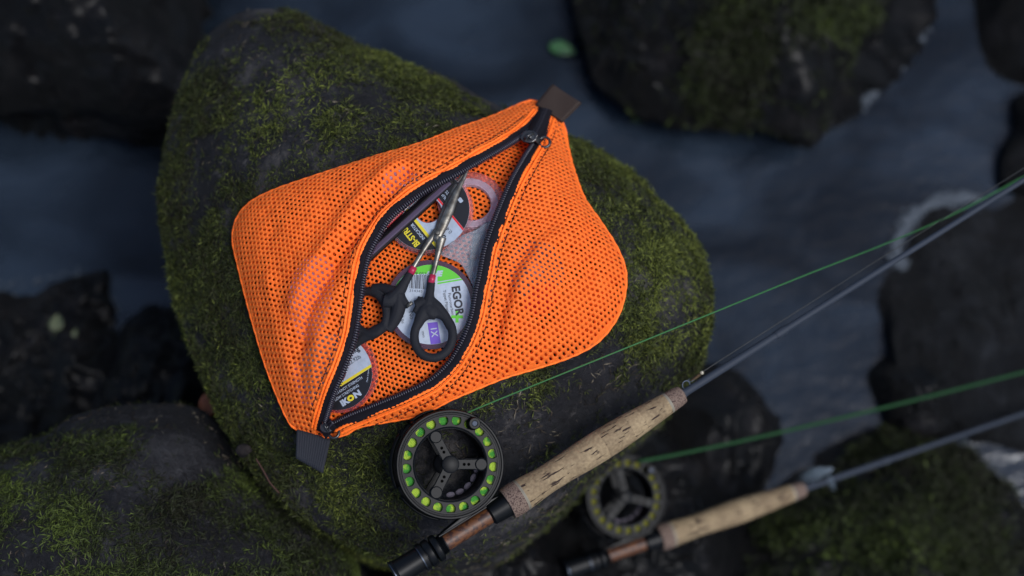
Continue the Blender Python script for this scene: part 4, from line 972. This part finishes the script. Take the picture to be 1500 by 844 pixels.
    for k in range(5):
        q = math.radians(-112+18*k); o = lathe('frame_port', [(.0001, .0004), (.0022, .0004), (.0028, 0), (.0028, -.001)], mat('raw_alloy', srgb(84,80,90), .6, metal=.2, spec=.2), fr_, 20); o.location = (.0240*math.cos(q), .0240*math.sin(q), zb+.0060); o.scale = (1.2, .75, 1); o.rotation_euler = (0, 0, q+PI/2)
    # knob handle
    q = math.radians(30); hx, hy = .0352*math.cos(q), .0352*math.sin(q)
    lathe('winding_knob', [(.0001, .0066), (.0022, .0066), (.0024, .0074), (.0040, .0074), (.0046, .0064), (.0044, .0030), (.0050, .0008), (.0052, -.0002)], M_REEL, fr_, 32).location = (hx, hy, zt)
    lathe('knob_screw', [(.0001, .0003), (.0018, .0003), (.0021, 0)], mat('screw_steel', srgb(50,58,72), .6, metal=.3), fr_, 20).location = (hx, hy, zt+.0068)
    # counterweight opposite, foot and stem
    lathe('counterweight', [(.0001, .0012), (.0026, .0012), (.0032, 0)], M_REEL, fr_, 24).location = (-.0335*math.cos(q)*0.62, -.0335*math.sin(q)*.62-.004, zb+.005)
    ft = prism('reel_foot', [(-.034, -.0428), (-.030, -.0415), (-.014, -.0395), (.0, -.0380), (.014, -.0395), (.028, -.0415), (.031, -.0428)], -.0045, .0035, M_SEAT, fr_, .0008)
    return r
M_REDL = M_LINE
rod1 = build_rod()
def kids(o): return [c for c in bpy.data.objects if c.parent == o]
def copy_tree(o, parent=None):
    c = o.copy(); COL.objects.link(c); c.parent = parent
    for ch in kids(o): copy_tree(ch, c)
    return c
rod2 = copy_tree(rod1)
def place(o, A, B_, xa, roll):
    X = Vector(B_-A).normalized(); view = (Vector(camo.location)-Vector(A)).normalized()
    Z = (view-X*view.dot(X)).normalized(); Y = Z.cross(X); q = math.radians(roll)
    Z2 = Z*math.cos(q)-Y*math.sin(q); Y2 = Z2.cross(X)
    M = Matrix((X, Y2, Z2)).transposed().to_4x4(); M.translation = Vector(A)-X*xa; o.matrix_world = M; return M
MA = place(rod1, Pd(742.5, 738.7, 1.090), Pd(1005, 574, 1.128), .094, 9)
MB_ = place(rod2, Pd(965, 789, 1.405), Pd(1196, 710, 1.455), .094, 8)
tag(rod1, 'fly rod with black reel and cork handle resting sharp beside the orange pouch', 'fishing rod', 'fly rods')
tag(rod2, 'second fly rod with blurred reel and cork handle, lower down over the stream', 'fishing rod', 'fly rods')
# second reel carries a duller yellow line
for ch in kids(rod2):
    if ch.name.startswith('fly_reel'):
        for g_ in kids(ch):
            if g_.name.startswith('line_winding'): g_.data = g_.data.copy(); g_.data.materials[0] = mat('dull_yellow_line', srgb(100,100,34), .5)
# fly lines leaving the reels
l1 = smooth_poly([Pd(672,612,1.084), Pd(700,598,1.084), Pd(860,533,1.095), Pd(1040,460,1.12), Pd(1180,403,1.16), Pd(1300,356,1.21), Pd(1400,312,1.26), Pd(1520,248,1.32), Pd(1640,184,1.38)], 90)
tag(tube('fly_line', l1, .00062, M_LINE, n=8), 'thin bright green fly line running from the near reel to the upper right', 'fishing line')
l2 = smooth_poly([Pd(935,676,1.39), Pd(990,666,1.40), Pd(1100,643,1.42), Pd(1250,608,1.445), Pd(1380,576,1.465), Pd(1520,540,1.485), Pd(1640,510,1.50)], 70)
tag(tube('fly_line', l2, .0017, mat('dark_green_line', srgb(24,58,30), .7, spec=.2), n=8), 'blurred darker green fly line running from the second reel to the right', 'fishing line')
def loc(M, p): return np.array(M @ Vector(p))
ld = [loc(MA, p) for p in ((.2700,.0072,.0022),(.2785,.0068,.0025),(.30,.0072,.0025),(.36,.0078,.0025),(.50,.0085,.002),(.75,.0090,.002))]
tag(tube('leader', smooth_poly(ld, 30), .00035, M_LEAD, n=6), 'thin dark leader pulled tight alongside the near rod blank', 'fishing line')
# small nymph hooked in the keeper of the near rod
def local_mesh(name, v, f, m, M, par=None):
    o = mesh(name, [loc(M, p) for p in v], f, m); 
    if par: adopt(o, par)
    return o
ny = empty('fishing_fly', tuple(loc(MA, (.279, .0062, .003)))); tag(ny, 'tiny dark nymph fly with a pale bead hooked on the near rod', 'fishing fly')
local_mesh('fly_body', *tube_geo([(.2705,.0060,.0026),(.274,.0058,.003),(.279,.0062,.003)], [.0005,.0011,.0013], 8), mat('brown_dubbing', srgb(70,52,30), .8, bump=(2000, 1, .001)), MA, ny)
bd = bmesh.new(); bmesh.ops.create_icosphere(bd, subdivisions=2, radius=.0017); bv = [np.array(v.co)+(.2812,.0066,.0032) for v in bd.verts]; bf = [tuple(v.index for v in f.verts) for f in bd.faces]; bd.free()
local_mesh('bead', bv, bf, mat('pearl_bead', srgb(150,142,122), .2, coat=.6), MA, ny)
local_mesh('hook', *tube_geo(smooth_poly([(.281,.0060,.0024),(.274,.0050,.0022),(.2695,.0052,.0022),(.2688,.0072,.0022),(.2705,.0080,.0022)], 16), .0003, 6), M_RING, MA, ny)
# feathered streamer hooked on the second rod
stf = empty('fishing_fly', tuple(loc(MB_, (.28, .010, .004)))); tag(stf, 'fluffy whitish streamer fly hooked above the second cork handle', 'fishing fly')
rg = np.random.default_rng(5); g = []
for k in range(110):
    a = rg.normal(0, .16); L_ = .016+.016*rg.random(); st0 = np.array([.2900+rg.normal(0, .002), .0105+rg.normal(0, .0012), .004+rg.normal(0, .0012)])
    d = np.array([-math.cos(a), math.sin(a)*.9+.03, rg.normal(0, .15)]); g.append(tube_geo([st0, st0+d*L_*.5+rg.normal(0, .0012, 3), st0+d*L_+rg.normal(0, .003, 3)], [.00034, .0003, .0001], 4))
for k in range(24):
    st0 = np.array([.2885+rg.normal(0, .002), .004, .003]); g.append(tube_geo([st0, st0+np.array([.001, -.009-.006*rg.random(), 0])+rg.normal(0, .001, 3)], [.0003, .0001], 4))
v, f = join_geo(g); local_mesh('feather', v, f, mat('white_marabou', srgb(84,96,106), .8), MB_, stf)
local_mesh('fly_head', *tube_geo([(.286,.0100,.004),(.290,.0104,.004),(.295,.0108,.004)], [.0012,.0022,.0010], 10), mat('silver_head', srgb(90,98,108), .5), MB_, stf)
local_mesh('hook', *tube_geo(smooth_poly([(.294,.0106,.003),(.280,.0075,.003),(.272,.0060,.003),(.270,.0085,.003)], 16), .0004, 6), M_RING, MB_, stf)

# ------------------------------------------------------------------ leaves, twig, pebbles
def leaf(name, px, py, z, L_, W_, rot, m, label, stem=True):
    c = PZ(px, py, z); V = []; F = []; n = 10
    for i in range(n+1):
        u = i/n; w_ = W_*math.sin(PI*min(u**.75, 1))**.8*(1 if 0 < i < n else .02)
        for j, t in enumerate((-1, -.5, 0, .5, 1)): V.append(((u-.5)*L_, t*w_/2, .0012*abs(t)+.001*math.sin(u*4)))
    for i in range(n):
        for j in range(4): a = i*5+j; F.append((a, a+1, a+6, a+5))
    o = mesh(name, V, F, m); o.modifiers.new('t', 'SOLIDIFY').thickness = .0003; o.location = c; o.rotation_euler = (.06, -.05, math.radians(rot)); tag(o, label, 'leaf')
    if stem: 
        t_ = tube('stem', [(-L_*.5, 0, .0006), (-L_*.75, .001, .0012), (-L_*.95, .0005, .0008)], .0005, m, o, 6)
    return o
M_LEAF = mat('green_leaf', srgb(40,82,40), .5, noise=(60, srgb(26,58,32), .4, .6)); M_LEAFY = mat('yellow_leaf', srgb(74,80,52), .5, noise=(80, srgb(56,64,42), .4, .6)); M_LEAFB = mat('brown_leaf', srgb(120,62,26), .5)
leaf('leaf', 824, 72, WATER+.006, .034, .018, -20, M_LEAF, 'green leaf floating on the water near the top centre', False)
leaf('leaf', 938, 168, WATER+.006, .022, .013, 60, M_LEAF, 'small green leaf on dark water right of the top webbing tab', False)
leaf('leaf', 83, 473, B4.top(*PZ(83,473,-.455)[:2])[0]+.004, .020, .016, 85, M_LEAFY, 'pale yellow green leaf lying on the left wet stone')
leaf('leaf', 110, 488, B4.top(*PZ(110,488,-.455)[:2])[0]+.004, .010, .006, 80, M_LEAFY, 'tiny yellow leaf fragment beside the pale leaf at left', False)
leaf('leaf', 112, 80, B3.top(*PZ(112,80,-.28)[:2])[0]+.004, .012, .006, 35, M_LEAFY, 'small tan leaf scrap on the blackish upper left boulder', False)
leaf('leaf', 312, 588, -.20, .030, .022, 60, M_LEAFB, 'rusty brown leaf deep in the gap left of the pouch boulder', False)
tw = [PZ(x, y, z) for x, y, z in ((375,672,-.080),(386,690,-.084),(396,708,-.088),(409,722,-.092))]
tag(tube('twig', smooth_poly(tw, 16), .0007, mat('reddish_twig', srgb(52,28,20), .8), n=7), 'reddish bent twig in the gap between the two mossy boulders', 'twig')
M_PEB = mat('pebble', srgb(34,30,30), .8, spec=.15, noise=(80, srgb(18,16,16), .4, .6), bump=(300, .6, .002))
def pebble(px, py, z, sx, sy, lab, seed):
    b = bmesh.new(); bmesh.ops.create_icosphere(b, subdivisions=4, radius=1)
    V = np.array([v.co for v in b.verts]); F = [tuple(v.index for v in f.verts) for f in b.faces]; b.free()
    V = V*(1+.16*vnoise(V*1.6, seed)[:,None]); V = V*np.array([sx, sy, min(sx, sy)*.7]); o = mesh('pebble', V, F, M_PEB); o.location = PZ(px, py, z); tag(o, lab, 'pebble'); return o
pebble(357, 660, -.092, .0065, .0055, 'small round brown pebble wedged between the two mossy boulders', 3)
